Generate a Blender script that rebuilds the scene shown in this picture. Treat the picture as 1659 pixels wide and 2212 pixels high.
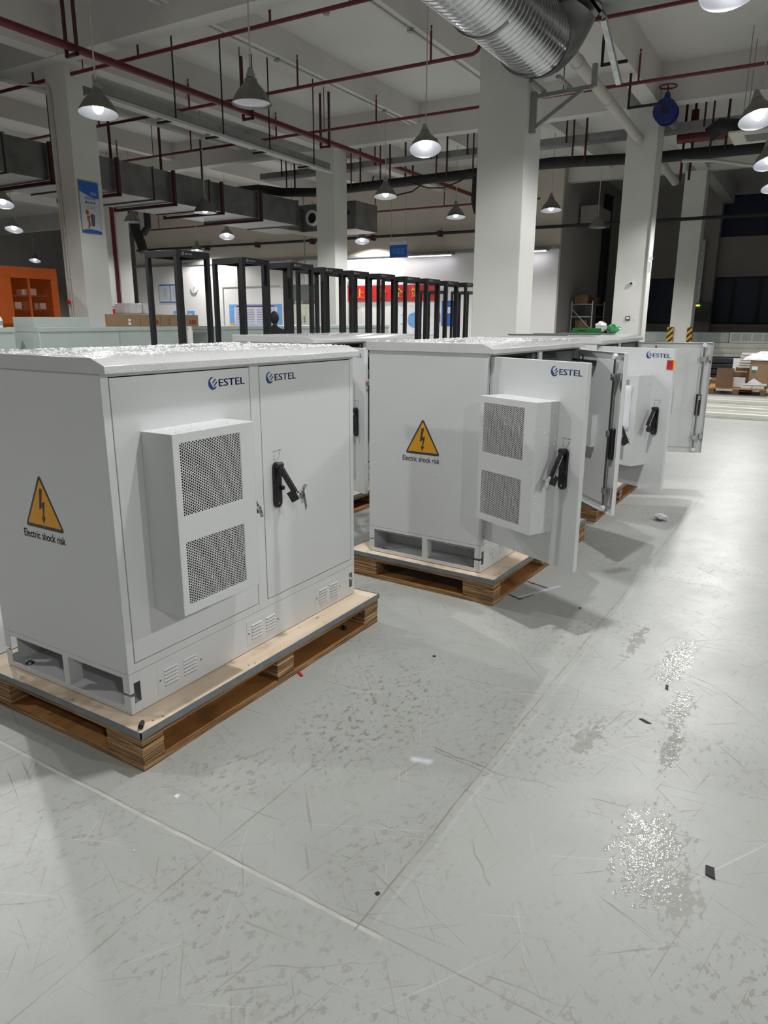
import bpy, math, random
from mathutils import Vector, Matrix
R=math.radians; PI=math.pi
random.seed(7)
for o in list(bpy.data.objects): bpy.data.objects.remove(o)
SC=bpy.context.scene; COL=SC.collection
# ------------------------------------------------------------------ camera
def cam_setup():
    f,p,ro,ya=1554.478,.26093,.00443,.54988
    F=Vector((math.cos(p)*math.cos(ya),math.cos(p)*math.sin(ya),-math.sin(p)))
    r=F.cross(Vector((0,0,1))).normalized(); u=r.cross(F)
    r2=math.cos(ro)*r+math.sin(ro)*u; u2=-math.sin(ro)*r+math.cos(ro)*u
    cd=bpy.data.cameras.new('camera'); co=bpy.data.objects.new('camera',cd); COL.objects.link(co)
    M=Matrix((r2,u2,-F)).transposed().to_4x4(); M.translation=Vector((-1.58328,-2.088,1.62)); co.matrix_world=M
    cd.sensor_fit='HORIZONTAL'; cd.sensor_width=36; cd.lens=f/1659*36; cd.clip_start=.05; cd.clip_end=200
    SC.camera=co
cam_setup()
# ------------------------------------------------------------------ world, exposure
W=bpy.data.worlds.new('night'); SC.world=W; W.use_nodes=True
W.node_tree.nodes['Background'].inputs[0].default_value=(.02,.03,.06,1); W.node_tree.nodes['Background'].inputs[1].default_value=.3
SC.view_settings.view_transform='Standard'; SC.view_settings.look='None'; SC.view_settings.gamma=1
SC.view_settings.exposure=0.0
try:
    cy=SC.cycles; cy.max_bounces=6; cy.diffuse_bounces=4; cy.glossy_bounces=3; cy.transmission_bounces=2; cy.transparent_max_bounces=6; cy.caustics_reflective=False; cy.caustics_refractive=False
except Exception: pass
LAMP_W=188.0         # watts of every lit high-bay lamp
BULB=22.0            # emission strength of its bulb
TUBE=4.0
TUBE_W=5.0
DEL=R(1)             # the building stands one degree off the first cabinet
# lamps: x, y in the building frame, lit?, tilt
LAMPS=[(6.57,7.81,1,5,'high-bay lamp hanging in front of the poster column, lit'),
 (7.35,5.47,0,0,'large unlit high-bay lamp with grey dome hanging near the top of the view'),
 (11.09,4.59,1,14,'lit high-bay lamp with tilted dome just left of the thick white column'),
 (15.24,7.87,1,0,'lit high-bay lamp hanging before the black pipe beside the middle column'),
 (13.13,12.0,1,0,'lit high-bay lamp below the rectangular duct above the first black rack'),
 (19.52,4.98,1,0,'lit high-bay lamp between the thick white column and the next column to its right'),
 (19.51,7.92,1,0,'lit high-bay lamp at the left edge of the thick white column, farther away'),
 (19.41,14.01,1,0,'lit high-bay lamp below the air handling box at the duct end'),
 (20.15,17.67,1,0,'lit high-bay lamp above the second black rack'),
 (14.95,22.8,1,0,'lit high-bay lamp at the left edge of the view, the lower of two'),
 (24.0,14.1,1,0,'lit high-bay lamp low against the far wall, right of the middle column'),
 (24.09,35.01,1,0,'tiny lit high-bay lamp far away above the orange enclosure'),
 (11.83,-.78,1,0,'lit high-bay lamp at the right edge of the view, the nearest on that side'),
 (15.5,-.72,1,0,'lit high-bay lamp at the right edge of the view, middle of three'),
 (18.5,-.66,1,0,'lit high-bay lamp at the right edge of the view, lowest of three'),
 (11.23,17.59,1,0,'lit high-bay lamp at the left edge of the view, the upper of two'),
 (24.0,4.85,0,0,'unlit high-bay lamp hanging before the dark side wall'),
 (15.6,17.51,0,0,'unlit grey high-bay lamp beside the column with the red pipe'),
 (23.9,22.9,1,0,'small lit high-bay lamp just over the top of the first black rack'),
 (19.64,23.56,1,0,'lit high-bay lamp peeking out from behind the poster column'),
 (1.2,-.75,1,0,'lit high-bay lamp over the nearest grey cabinet'),
 (6.7,-.9,1,0,'lit high-bay lamp over the aisle beyond the open cabinets'),
 (2.3,5.4,1,0,'lit high-bay lamp behind the nearest cabinet row'),
 (1.2,-6.8,1,0,'lit high-bay lamp over the empty floor right of the viewer'),
 (-2.5,5.4,1,0,'lit high-bay lamp far left of the nearest cabinet'),
 (6.6,-6.8,1,0,'lit high-bay lamp over the floor beyond the right edge of the view'),
 (-4.1,-6.8,1,0,'added lit high-bay lamp, unseen behind the viewer to the right'),  # extra lamp added to boost light on cabinet fronts and floor
 (2.4,8.1,1,0,'added lit high-bay lamp left of the poster column, unseen outside the view'),  # unseen lamp added to brighten the column faces
 (3.0,14.5,1,0,'added lit high-bay lamp, unseen beyond the left edge of the view'),  # another unseen lamp, added to lift the columns farther back
 (15.3,1.9,0,0,'unlit high-bay lamp')]
LAMPS=LAMPS[:-1]
# ------------------------------------------------------------------ helpers
def bl(x,y):   # building frame -> world
    return (math.cos(DEL)*x-math.sin(DEL)*y, math.sin(DEL)*x+math.cos(DEL)*y)
def tag(o,label=None,cat=None,group=None,kind=None):
    if label: o['label']=label
    if cat: o['category']=cat
    if group: o['group']=group
    if kind: o['kind']=kind
    return o
def empty(name,loc=(0,0,0),rz=0,b=False):
    o=bpy.data.objects.new(name,None); COL.objects.link(o); o.empty_display_size=.1
    if b:
        x,y=bl(loc[0],loc[1]); o.location=(x,y,loc[2]); o.rotation_euler=(0,0,rz+DEL)
    else: o.location=loc; o.rotation_euler=(0,0,rz)
    return o
def kids(o): return [c for c in bpy.data.objects if c.parent==o]
def copy_tree(o,parent=None):
    c=o.copy(); COL.objects.link(c)
    if parent: c.parent=parent
    for ch in list(o.children): copy_tree(ch,c)
    return c
class MB:
    def __init__(s): s.v=[];s.f=[];s.m=[]
    def add(s,vs,fs,m=0):
        b=len(s.v); s.v+= [tuple(p) for p in vs]; s.f+=[tuple(i+b for i in f) for f in fs]; s.m+=[m]*len(fs); return s
    def box(s,x0,y0,z0,x1,y1,z1,m=0):
        return s.add([(x0,y0,z0),(x1,y0,z0),(x1,y1,z0),(x0,y1,z0),(x0,y0,z1),(x1,y0,z1),(x1,y1,z1),(x0,y1,z1)],
          [(0,3,2,1),(4,5,6,7),(0,1,5,4),(1,2,6,5),(2,3,7,6),(3,0,4,7)],m)
    def bar(s,p0,p1,w,h,m=0,up=(0,0,1)):   # rectangular bar between two points
        p0=Vector(p0);p1=Vector(p1);d=(p1-p0).normalized();u=Vector(up)
        if abs(d.dot(u))>.95: u=Vector((1,0,0))
        a=d.cross(u).normalized()*w/2; c=a.cross(d).normalized()*h/2
        vs=[p+q for p in (p0,p1) for q in (-a-c,a-c,a+c,-a+c)]
        return s.add(vs,[(0,1,2,3),(7,6,5,4),(0,4,5,1),(1,5,6,2),(2,6,7,3),(3,7,4,0)],m)
    def cyl(s,p0,p1,r,n=16,m=0,r2=None,cap=True):
        p0=Vector(p0);p1=Vector(p1);d=(p1-p0).normalized();u=Vector((0,0,1)) if abs(d.z)<.9 else Vector((1,0,0))
        a=d.cross(u).normalized();c=a.cross(d); r2=r if r2 is None else r2; vs=[]
        for p,q in((p0,r),(p1,r2)):
            for i in range(n):
                t=2*PI*i/n; vs.append(p+a*q*math.cos(t)+c*q*math.sin(t))
        fs=[(i,(i+1)%n,n+(i+1)%n,n+i) for i in range(n)]
        if cap: fs+=[tuple(range(n))[::-1],tuple(range(n,2*n))]
        return s.add(vs,fs,m)
    def tube(s,pts,r,n=10,m=0,rs=None,closed=False):
        pts=[Vector(p) for p in pts]; k=len(pts); vs=[]; prev=None
        for i,p in enumerate(pts):
            d=(pts[min(i+1,k-1)]-pts[max(i-1,0)]).normalized()
            if prev is None:
                u=Vector((0,0,1)) if abs(d.z)<.9 else Vector((1,0,0)); a=d.cross(u).normalized()
            else: a=(prev-d*prev.dot(d)).normalized()
            prev=a; c=d.cross(a); q=rs[i] if rs else r
            for j in range(n):
                t=2*PI*j/n; vs.append(p+a*q*math.cos(t)+c*q*math.sin(t))
        fs=[]
        for i in range(k-1):
            for j in range(n): fs.append((i*n+j,i*n+(j+1)%n,(i+1)*n+(j+1)%n,(i+1)*n+j))
        fs+=[tuple(range(n))[::-1],tuple(range((k-1)*n,k*n))]
        return s.add(vs,fs,m)
    def lathe(s,prof,n=24,m=0,c=(0,0,0),cap=False):
        vs=[];k=len(prof)
        for r,z in prof:
            for j in range(n):
                t=2*PI*j/n; vs.append((c[0]+r*math.cos(t),c[1]+r*math.sin(t),c[2]+z))
        fs=[(i*n+j,i*n+(j+1)%n,(i+1)*n+(j+1)%n,(i+1)*n+j) for i in range(k-1) for j in range(n)]
        if cap: fs+=[tuple(range(n))[::-1],tuple(range((k-1)*n,k*n))]
        return s.add(vs,fs,m)
    def ball(s,c,r,n=10,k=6,m=0,sc=(1,1,1)):
        vs=[(c[0],c[1],c[2]+r*sc[2])]
        for i in range(1,k):
            ph=PI*i/k
            for j in range(n):
                t=2*PI*j/n; vs.append((c[0]+r*sc[0]*math.sin(ph)*math.cos(t),c[1]+r*sc[1]*math.sin(ph)*math.sin(t),c[2]+r*sc[2]*math.cos(ph)))
        vs.append((c[0],c[1],c[2]-r*sc[2])); L=len(vs)-1
        fs=[(0,1+j,1+(j+1)%n) for j in range(n)]
        for i in range(k-2):
            for j in range(n): fs.append((1+i*n+j,1+(i+1)*n+j,1+(i+1)*n+(j+1)%n,1+i*n+(j+1)%n))
        fs+=[(L,1+(k-2)*n+(j+1)%n,1+(k-2)*n+j) for j in range(n)]
        return s.add(vs,fs,m)
    def prism(s,poly,O,U,V,d,m=0):     # polygon in the U,V plane at O, thickness d along UxV
        O=Vector(O);U=Vector(U);V=Vector(V);N=U.cross(V)*d;n=len(poly)
        vs=[O+U*a+V*b for a,b in poly]+[O+U*a+V*b+N for a,b in poly]
        fs=[tuple(range(n))[::-1],tuple(range(n,2*n))]+[(i,(i+1)%n,n+(i+1)%n,n+i) for i in range(n)]
        return s.add(vs,fs,m)
    def build(s,name,mats,parent=None,loc=(0,0,0),rz=0,b=False,bevel=0,smooth=True,rot=None):
        me=bpy.data.meshes.new(name); me.from_pydata(s.v,[],s.f)
        if not isinstance(mats,(list,tuple)): mats=[mats]
        for q in mats: me.materials.append(q)
        me.polygons.foreach_set('material_index',s.m); me.validate(); me.update()
        if smooth:
            me.polygons.foreach_set('use_smooth',[True]*len(me.polygons)); me.set_sharp_from_angle(angle=R(35))
        o=bpy.data.objects.new(name,me); COL.objects.link(o)
        if parent: o.parent=parent
        if b:
            x,y=bl(loc[0],loc[1]); o.location=(x,y,loc[2]); o.rotation_euler=(0,0,rz+DEL)
        else: o.location=loc; o.rotation_euler=(0,0,rz)
        if rot: o.rotation_euler=rot
        if bevel:
            q=o.modifiers.new('bevel','BEVEL'); q.width=bevel; q.segments=2; q.limit_method='ANGLE'; q.angle_limit=R(50)
        return o
def stadium(w,h,n=8,cx=0,cz=0):
    r=w/2; P=[]
    for i in range(n+1): t=PI*i/n; P.append((cx+r*math.cos(t),cz+h/2-r+r*math.sin(t)))
    for i in range(n+1): t=PI+PI*i/n; P.append((cx+r*math.cos(t),cz-h/2+r+r*math.sin(t)))
    return P
def rpoly(pts,r,n=4):     # rounded convex polygon (counter-clockwise)
    out=[];k=len(pts)
    for i in range(k):
        p=Vector(pts[i]);a=(Vector(pts[i-1])-p);b=(Vector(pts[(i+1)%k])-p)
        ang=a.angle(b); d=r/math.tan(ang/2); a.normalize();b.normalize()
        A=p+a*d;B=p+b*d
        for j in range(n+1):
            t=j/n; out.append(tuple(A*(1-t)**2+p*2*t*(1-t)+B*t*t))
    return out
def textmesh(s,h,w=None,font=None,spacing=1.0):
    cu=bpy.data.curves.new('txt','FONT'); cu.body=s; cu.size=1; cu.space_character=spacing; cu.resolution_u=3
    ob=bpy.data.objects.new('txt',cu); me=bpy.data.meshes.new_from_object(ob)
    V=[v.co.copy() for v in me.vertices]; F=[tuple(p.vertices) for p in me.polygons]
    bpy.data.objects.remove(ob); bpy.data.curves.remove(cu); bpy.data.meshes.remove(me)
    if not V: return [],[]
    x0=min(v.x for v in V);x1=max(v.x for v in V);y0=min(v.y for v in V);y1=max(v.y for v in V)
    sy=h/(y1-y0); sx=(w/(x1-x0)) if w else sy
    return [((v.x-x0)*sx,(v.y-y0)*sy) for v in V],F
def addtext(mb,s,O,U,V,h,w=None,m=0,off=0,embolden=0):
    P,F=textmesh(s,h,w); O=Vector(O);U=Vector(U);V=Vector(V)
    mb.add([O+U*(a+off)+V*b for a,b in P],F,m)
    if embolden:
        for dx in (-embolden,embolden): mb.add([O+U*(a+off+dx)+V*b+U.cross(V)*.00015 for a,b in P],F,m)
# ------------------------------------------------------------------ materials
class NT:
    def __init__(s,name):
        s.m=bpy.data.materials.new(name); s.m.use_nodes=True; s.t=s.m.node_tree; s.b=s.t.nodes['Principled BSDF']; s.out=s.t.nodes['Material Output']
    def n(s,typ,**k):
        q=s.t.nodes.new(typ)
        for a,v in k.items(): setattr(q,a,v)
        return q
    def l(s,a,b): s.t.links.new(a,b)
    def setin(s,sock,v):
        if hasattr(v,'is_linked') or isinstance(v,bpy.types.NodeSocket): s.l(v,sock)
        else: sock.default_value=v
    def math(s,op,a,b=0.0,c=0.0,clamp=False):
        q=s.n('ShaderNodeMath',operation=op); q.use_clamp=clamp
        s.setin(q.inputs[0],a); s.setin(q.inputs[1],b); s.setin(q.inputs[2],c); return q.outputs[0]
    def coord(s,which='Object'): return s.n('ShaderNodeTexCoord').outputs[which]
    def mapping(s,v,scale=(1,1,1),rot=(0,0,0),loc=(0,0,0)):
        q=s.n('ShaderNodeMapping'); s.l(v,q.inputs[0]); q.inputs['Scale'].default_value=scale; q.inputs['Rotation'].default_value=rot; q.inputs['Location'].default_value=loc; return q.outputs[0]
    def noise(s,v,scale=5,detail=3,rough=.5):
        q=s.n('ShaderNodeTexNoise'); s.l(v,q.inputs['Vector']); q.inputs['Scale'].default_value=scale; q.inputs['Detail'].default_value=detail; q.inputs['Roughness'].default_value=rough; return q.outputs[0]
    def ramp(s,v,a,b,va=0.0,vb=1.0):
        q=s.n('ShaderNodeMapRange'); s.l(v,q.inputs[0]); q.inputs[1].default_value=a;q.inputs[2].default_value=b;q.inputs[3].default_value=va;q.inputs[4].default_value=vb; q.clamp=True; return q.outputs[0]
    def mix(s,f,a,b,bt='MIX'):
        q=s.n('ShaderNodeMix',data_type='RGBA',blend_type=bt); s.setin(q.inputs[0],f)
        for i,v in ((6,a),(7,b)):
            if isinstance(v,tuple): q.inputs[i].default_value=(*v[:3],1)
            else: s.l(v,q.inputs[i])
        return q.outputs[2]
    def xyz(s,v):
        q=s.n('ShaderNodeSeparateXYZ'); s.l(v,q.inputs[0]); return q.outputs
    def bump(s,h,strength=.2,dist=.01):
        q=s.n('ShaderNodeBump'); s.l(h,q.inputs['Height']); q.inputs['Strength'].default_value=strength; q.inputs['Distance'].default_value=dist; s.l(q.outputs[0],s.b.inputs['Normal'])
    def base(s,c): s.setin(s.b.inputs['Base Color'],(*c,1) if isinstance(c,tuple) else c)
    def rough(s,v): s.setin(s.b.inputs['Roughness'],v)
def srgb(r,g,b):
    f=lambda c:((c/255+.055)/1.055)**2.4 if c>10 else c/255/12.92
    return (f(r),f(g),f(b))
def paint(name,c,rough=.4,metal=0,var=.06,scale=3,bump=0,bscale=300,coat=0,spec=.5):
    k=NT(name); co=k.coord(); n=k.noise(co,scale,4)
    f=k.ramp(n,.3,.7,1-var,1+var)
    v=k.n('ShaderNodeCombineColor'); [k.l(f,v.inputs[i]) for i in range(3)]
    k.base(k.mix(1.0,c,v.outputs[0],'MULTIPLY')); k.rough(rough); k.b.inputs['Metallic'].default_value=metal; k.b.inputs['Specular IOR Level'].default_value=spec
    if coat: k.b.inputs['Coat Weight'].default_value=coat
    if bump: k.bump(k.noise(co,bscale,2),bump,.001)
    return k.m
def emis(name,c,s):
    k=NT(name); k.b.inputs['Emission Color'].default_value=(*c,1); k.b.inputs['Emission Strength'].default_value=s; k.base(c); return k.m
M={}
M['cab']=paint('cabinet_paint',(.645,.66,.665),.42,0,.015,2,.05,900)
M['cabroof']=paint('cabinet_roof_paint',(.62,.63,.63),.14,0,.03,6,.05,500)
M['dark']=paint('gasket_and_void_black',(.012,.012,.013),.6)
M['black']=paint('handle_black',(.010,.010,.011),.28)
M['chrome']=paint('chrome',(.75,.75,.77),.12,1)
M['steel']=paint('zinc_rod',(.30,.29,.28),.32,1,.1,20)
M['zinc']=paint('zinc_plate',(.55,.57,.58),.4,1,.15,12)
M['strip']=paint('steel_edging',(.22,.245,.26),.42,.5,.12,15)
M['white']=paint('white_plastic',(.8,.8,.8),.4)
M['rackblk']=paint('rack_black',(.012,.012,.015),.42,0,.1,4)
M['blue']=paint('logo_blue',srgb(28,58,120),.4)
M['ink']=paint('print_ink',(.05,.05,.055),.5)
M['yellow']=paint('warning_yellow',srgb(226,160,25),.45)
M['column']=paint('column_plaster',(.72,.72,.69),.75,0,.05,1.2,.1,60)
M['ceil']=paint('ceiling_plaster',(.66,.645,.625),.9,0,.05,.6)
M['wallw']=paint('wall_white',(.78,.76,.75),.8,0,.04,.5)
M['wallb']=paint('wall_upper_beige',(.60,.54,.47),.85,0,.07,.4)
M['walld']=paint('wall_dark',(.40,.385,.37),.85,0,.08,.5)
M['red']=paint('pipe_red',srgb(104,32,38),.45,0,.12,8)
M['redb']=paint('sign_red',srgb(190,28,30),.6)
M['maroon']=paint('duct_frame_maroon',srgb(72,34,38),.6)
M['gold']=paint('banner_gold',srgb(235,180,60),.6)
M['pblack']=paint('insulation_black',(.015,.016,.018),.7,0,.2,10)
M['galv']=paint('galvanized_duct',(.26,.27,.265),.38,.8,.18,2.5,.15,20)
M['tray']=paint('cable_tray',(.33,.34,.34),.5,.6,.12,6)
M['cond']=paint('conduit_cream',(.50,.49,.45),.6)
M['lampsh']=paint('lamp_shade_grey',(.22,.21,.19),.45,.6,.1,6)
M['reflector']=paint('lamp_reflector',(.30,.32,.36),.3,.5)
M['glassoff']=paint('lamp_glass_off',(.5,.52,.55),.1,.3)
M['bulb']=emis('lamp_bulb',(1,.96,.9),BULB)
M['tubeon']=emis('tube_light',(.93,.9,1),TUBE)
M['pale']=paint('housing_pale_green',(.42,.48,.46),.45,0,.03,3)
M['orange']=paint('enclosure_orange',srgb(196,88,20),.5,0,.06,4)
M['cream']=paint('cream_metal',(.66,.65,.57),.45,0,.04,4)
M['carton']=paint('cardboard',srgb(142,116,88),.85,0,.1,5)
M['cartond']=paint('cardboard_dark',srgb(104,82,58),.85,0,.1,5)
M['paper']=paint('paper',(.75,.76,.8),.8)
M['plastic']=paint('plastic_sheet',(.7,.7,.72),.25,0,.1,8)
M['navy']=paint('dark_window',srgb(36,46,76),.35)
M['frame']=paint('window_frame',srgb(30,30,34),.5)
M['valve']=paint('valve_blue',srgb(30,48,110),.45)
M['green']=paint('green_plastic',srgb(20,120,50),.4)
M['equip']=paint('equipment_grey',(.10,.115,.11),.5)
M['skin']=paint('skin',srgb(150,95,75),.6)
M['cloth']=paint('cloth_dark',(.02,.02,.025),.9)
M['locker']=paint('locker_green',(.50,.50,.40),.6)
M['bluep']=paint('poster_blue',srgb(40,100,190),.5)
M['posterw']=paint('poster_white',(.62,.64,.70),.5)
M['sky']=paint('poster_sky',srgb(110,165,225),.6)
M['foil']=paint('foil_duct',(.6,.62,.65),.3,.9,.3,14,.8,30)
M['smoke']=paint('dirt_rubber',(.02,.02,.025),.7)
M['roofsheet']=paint('panel_white',(.66,.655,.60),.4)
M['fin']=paint('coil_fins_slit_shade',(.07,.075,.075),.4,.5,.2,40)
M['txtgrey']=paint('text_grey',(.3,.32,.34),.6)
M['redtxt']=paint('text_red',srgb(150,30,28),.7)
M['rackwhite']=paint('rack_logo_white',(.45,.47,.48),.6)
def mat_perf():
    k=NT('perforated_sheet'); c=k.xyz(k.coord()); px,pz,r=.0176,.0102,.0037
    def lat(ox,oz):
        u=k.math('SUBTRACT',k.math('FRACT',k.math('DIVIDE',k.math('ADD',c[0],ox+px*50),px)),.5)
        v=k.math('SUBTRACT',k.math('FRACT',k.math('DIVIDE',k.math('ADD',c[2],oz+pz*50),pz)),.5)
        u=k.math('MULTIPLY',u,px); v=k.math('MULTIPLY',v,pz)
        return k.math('SQRT',k.math('ADD',k.math('MULTIPLY',u,u),k.math('MULTIPLY',v,v)))
    d=k.math('MINIMUM',lat(0,0),lat(px/2,pz/2)); k.base((.645,.66,.665)); k.rough(.42)
    k.setin(k.b.inputs['Alpha'],k.math('GREATER_THAN',d,r)); return k.m
M['perf']=mat_perf()
def mat_ply_edge():
    k=NT('plywood_edge'); c=k.coord(); z=k.xyz(c)[2]
    wob=k.noise(k.mapping(c,(6,6,30)),1,3)
    st=k.noise(k.mapping(c,(3,3,330)),1,2,.8); a=k.ramp(st,.42,.58)
    st2=k.noise(k.mapping(c,(1.2,1.2,75)),1,2); b_=k.ramp(st2,.42,.6)
    col=k.mix(a,srgb(66,42,24),srgb(206,166,116)); col=k.mix(k.math('MULTIPLY',b_,.55),col,srgb(74,46,24)); col=k.mix(k.ramp(wob,.55,.75,0,.4),col,srgb(120,60,30))
    k.base(col); k.rough(.75); k.bump(st,.4,.002); return k.m
M['plyedge']=mat_ply_edge()
def mat_ply(name,c1,c2,st):
    k=NT(name); c=k.coord(); g=k.noise(k.mapping(c,(1.5,14,14)),1,4); s_=k.noise(c,4.5,5,.6); kn=k.noise(k.mapping(c,(12,20,20)),1,1)
    col=k.mix(k.ramp(g,.35,.65),c1,c2); col=k.mix(k.ramp(s_,.56,.68,0,.6),col,st); col=k.mix(k.ramp(kn,.74,.78,0,.6),col,srgb(90,60,35))
    k.base(col); k.rough(.7); return k.m
M['plytop']=mat_ply('plywood_top',srgb(230,212,190),srgb(212,190,164),srgb(165,145,122))
M['plybot']=mat_ply('plywood_bottom',srgb(178,128,74),srgb(150,100,52),srgb(110,72,40))
SEGS=[((2.607,-.61),(2.558,-.762),.012,(.03,.03,.04),.9,.5),((2.34,-.564),(2.297,-.668),.010,(.03,.03,.05),.9,.5),((2.297,-.668),(2.404,-.71),.011,(.05,.05,.08),.8,.5),
 ((2.326,-.657),(2.639,-.801),.014,(.62,.64,.72),.7,.8),((3.078,-.995),(3.176,-1.062),.045,(.12,.12,.13),.6,.9),((.535,-.93),(.55,-.982),.016,(.72,.74,.82),.8,.9),
 ((.645,-.962),(.621,-1.244),.003,(.14,.12,.10),.8,.6),((.628,-.975),(.60,-1.21),.002,(.14,.12,.10),.7,.6),((.617,-1.017),(.633,-1.088),.006,(.2,.18,.15),.6,.8),((.621,-1.244),(.656,-1.444),.003,(.2,.18,.15),.6,.6),
 ((-.161,-1.765),(-.191,-1.547),.003,(.2,.18,.16),.7,.6),((.25,-1.30),(.10,-1.42),.004,(.24,.22,.18),.6,.6),((.05,-.30),(.30,-.42),.002,(.2,.18,.16),.6,.6),((-.55,-.95),(-.30,-1.30),.0025,(.24,.22,.19),.6,.6),((.9,-1.35),(1.5,-1.30),.003,(.25,.24,.2),.5,.6)]
def mat_floor():
    k=NT('epoxy_floor'); c=k.coord(); X=k.xyz(c)
    big=k.noise(c,.7,4); mid=k.noise(c,3.2,5,.6); fine=k.noise(c,38,3,.6); dust=k.noise(c,120,2)
    col=k.mix(k.ramp(big,.35,.65),(.365,.377,.360),(.415,.425,.405))
    col=k.mix(k.ramp(mid,.45,.75,0,.35),col,(.32,.325,.30))
    col=k.mix(k.ramp(dust,.6,.8,0,.25),col,(.29,.285,.26))
    # dirt flecks in patches
    patch=k.ramp(k.noise(k.mapping(c,loc=(3.1,1.7,0)),1.3,3),.46,.60)
    pa=k.math('SUBTRACT',X[0],.75); pb=k.math('SUBTRACT',X[1],-.62); pr=k.math('SQRT',k.math('ADD',k.math('MULTIPLY',pa,pa),k.math('MULTIPLY',k.math('MULTIPLY',pb,pb),4.0)))
    patch=k.math('MAXIMUM',k.math('MULTIPLY',patch,.6),k.ramp(pr,.25,.75,1.0,0.0))
    fleck=k.ramp(k.noise(k.mapping(c,(1,1.4,1),(0,0,.6)),26,4,.7),.555,.60)
    f1=k.math('MULTIPLY',patch,fleck); col=k.mix(k.math('MULTIPLY',f1,.7),col,(.17,.155,.125))
    fleck2=k.ramp(k.noise(k.mapping(c,(1,1,1),(0,0,-.3),(7,2,0)),9,7,.8),.60,.66)
    col=k.mix(k.math('MULTIPLY',fleck2,.42),col,(.30,.285,.235))
    # scratches: long thin noise in several directions
    scr=None
    for i,(a,sx,sy,th,amt) in enumerate(((.9,1.6,60,.67,.45),(.2,2.2,80,.665,.4),(-.75,1.9,75,.66,.42),(1.45,1.5,55,.66,.4),(-1.2,1.7,70,.665,.42))):
        n=k.noise(k.mapping(k.mapping(c,(1,1,1),(0,0,a),(i*3.3,i*1.9,0)),(sx,sy,1)),1.0,4,.65)
        th-=.02; q=k.ramp(n,th,th+.025,0,amt); scr=q if scr is None else k.math('MAXIMUM',scr,q)
    col=k.mix(scr,col,(.22,.20,.17))
    wh=None
    for i,(a,sx,sy,th) in enumerate(((.55,.7,70,.685),(1.1,1.2,80,.69),(-.5,1.2,80,.70))):
        n=k.noise(k.mapping(k.mapping(c,(1,1,1),(0,0,a),(9+i*2.3,i*4.9,0)),(sx,sy,1)),1.0,3,.5)
        q=k.ramp(n,th,th+.02,0,.26); wh=q if wh is None else k.math('MAXIMUM',wh,q)
    col=k.mix(wh,col,(.70,.70,.68))
    # joint lines
    def line(v,pos,w,lo,hi,u):
        wob=k.math('MULTIPLY',k.math('SUBTRACT',mid,.5),.02)
        d=k.math('ABSOLUTE',k.math('SUBTRACT',k.math('ADD',v,wob),pos)); q=k.math('LESS_THAN',d,w)
        q=k.math('MULTIPLY',q,k.math('GREATER_THAN',u,lo)); return k.math('MULTIPLY',q,k.math('LESS_THAN',u,hi))
    br=k.ramp(k.noise(c,9,3),.35,.6,.25,.9)
    col=k.mix(k.math('MULTIPLY',line(X[0],-.232,.006,-1.26,9,X[1]),k.math('MULTIPLY',br,.7)),col,(.64,.64,.61))
    col=k.mix(k.math('MULTIPLY',line(X[0],-.222,.0022,-9,9,X[1]),br),col,(.26,.24,.2))
    col=k.mix(k.math('MULTIPLY',line(X[1],-1.215,.006,-.2,9,X[0]),k.math('MULTIPLY',br,.22)),col,(.62,.62,.60))
    col=k.mix(k.math('MULTIPLY',line(X[1],-1.18,.003,-.25,6,X[0]),br),col,(.27,.25,.2))
    col=k.mix(k.math('MULTIPLY',line(X[1],-.63,.0025,-4,.5,X[0]),br),col,(.27,.26,.23))
    # tape, chalk and rubber marks with a shape of their own
    wx=k.math('MULTIPLY',k.math('SUBTRACT',k.noise(k.mapping(c,loc=(5,5,0)),6,3),.5),.07); wy=k.math('MULTIPLY',k.math('SUBTRACT',k.noise(k.mapping(c,loc=(-5,2,0)),6,3),.5),.07)
    XW_=k.math('ADD',X[0],wx); YW_=k.math('ADD',X[1],wy)
    def seg(p,q,w,c_,amt,soft=.5):
        nonlocal col
        dx,dy=q[0]-p[0],q[1]-p[1]; L2=dx*dx+dy*dy
        a=k.math('SUBTRACT',XW_ if w<.008 else X[0],p[0]); b_=k.math('SUBTRACT',YW_ if w<.008 else X[1],p[1])
        t=k.math('DIVIDE',k.math('ADD',k.math('MULTIPLY',a,dx),k.math('MULTIPLY',b_,dy)),L2,clamp=True)
        ex=k.math('SUBTRACT',a,k.math('MULTIPLY',t,dx)); ey=k.math('SUBTRACT',b_,k.math('MULTIPLY',t,dy))
        d=k.math('SQRT',k.math('ADD',k.math('MULTIPLY',ex,ex),k.math('MULTIPLY',ey,ey)))
        d=k.math('ADD',d,k.math('MULTIPLY',k.math('SUBTRACT',fine,.5),w*1.6))
        col=k.mix(k.math('MULTIPLY',k.ramp(d,w*(1-soft),w*(1+soft*.6),amt,0.0),br if w<.008 else 1.0),col,c_)
    for sg in SEGS: seg(*sg)
    # wet marks
    wet=None
    for (px,py,rx,ry) in ((1.92,-1.63,.30,.08),(1.46,-1.72,.24,.06),(1.12,-1.75,.2,.05),(.50,-1.80,.28,.13),(.36,-1.90,.16,.10),(1.03,-1.45,.20,.06),(-.70,-1.1,.22,.1),(2.05,-1.40,.28,.05)):
        a=k.math('DIVIDE',k.math('SUBTRACT',X[0],px),rx); b_=k.math('DIVIDE',k.math('SUBTRACT',X[1],py),ry)
        q=k.math('SUBTRACT',1.0,k.math('SQRT',k.math('ADD',k.math('MULTIPLY',a,a),k.math('MULTIPLY',b_,b_))))
        wet=q if wet is None else k.math('MAXIMUM',wet,q)
    wn=k.noise(k.mapping(c,(1,1.6,1)),22,5,.65)
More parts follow.
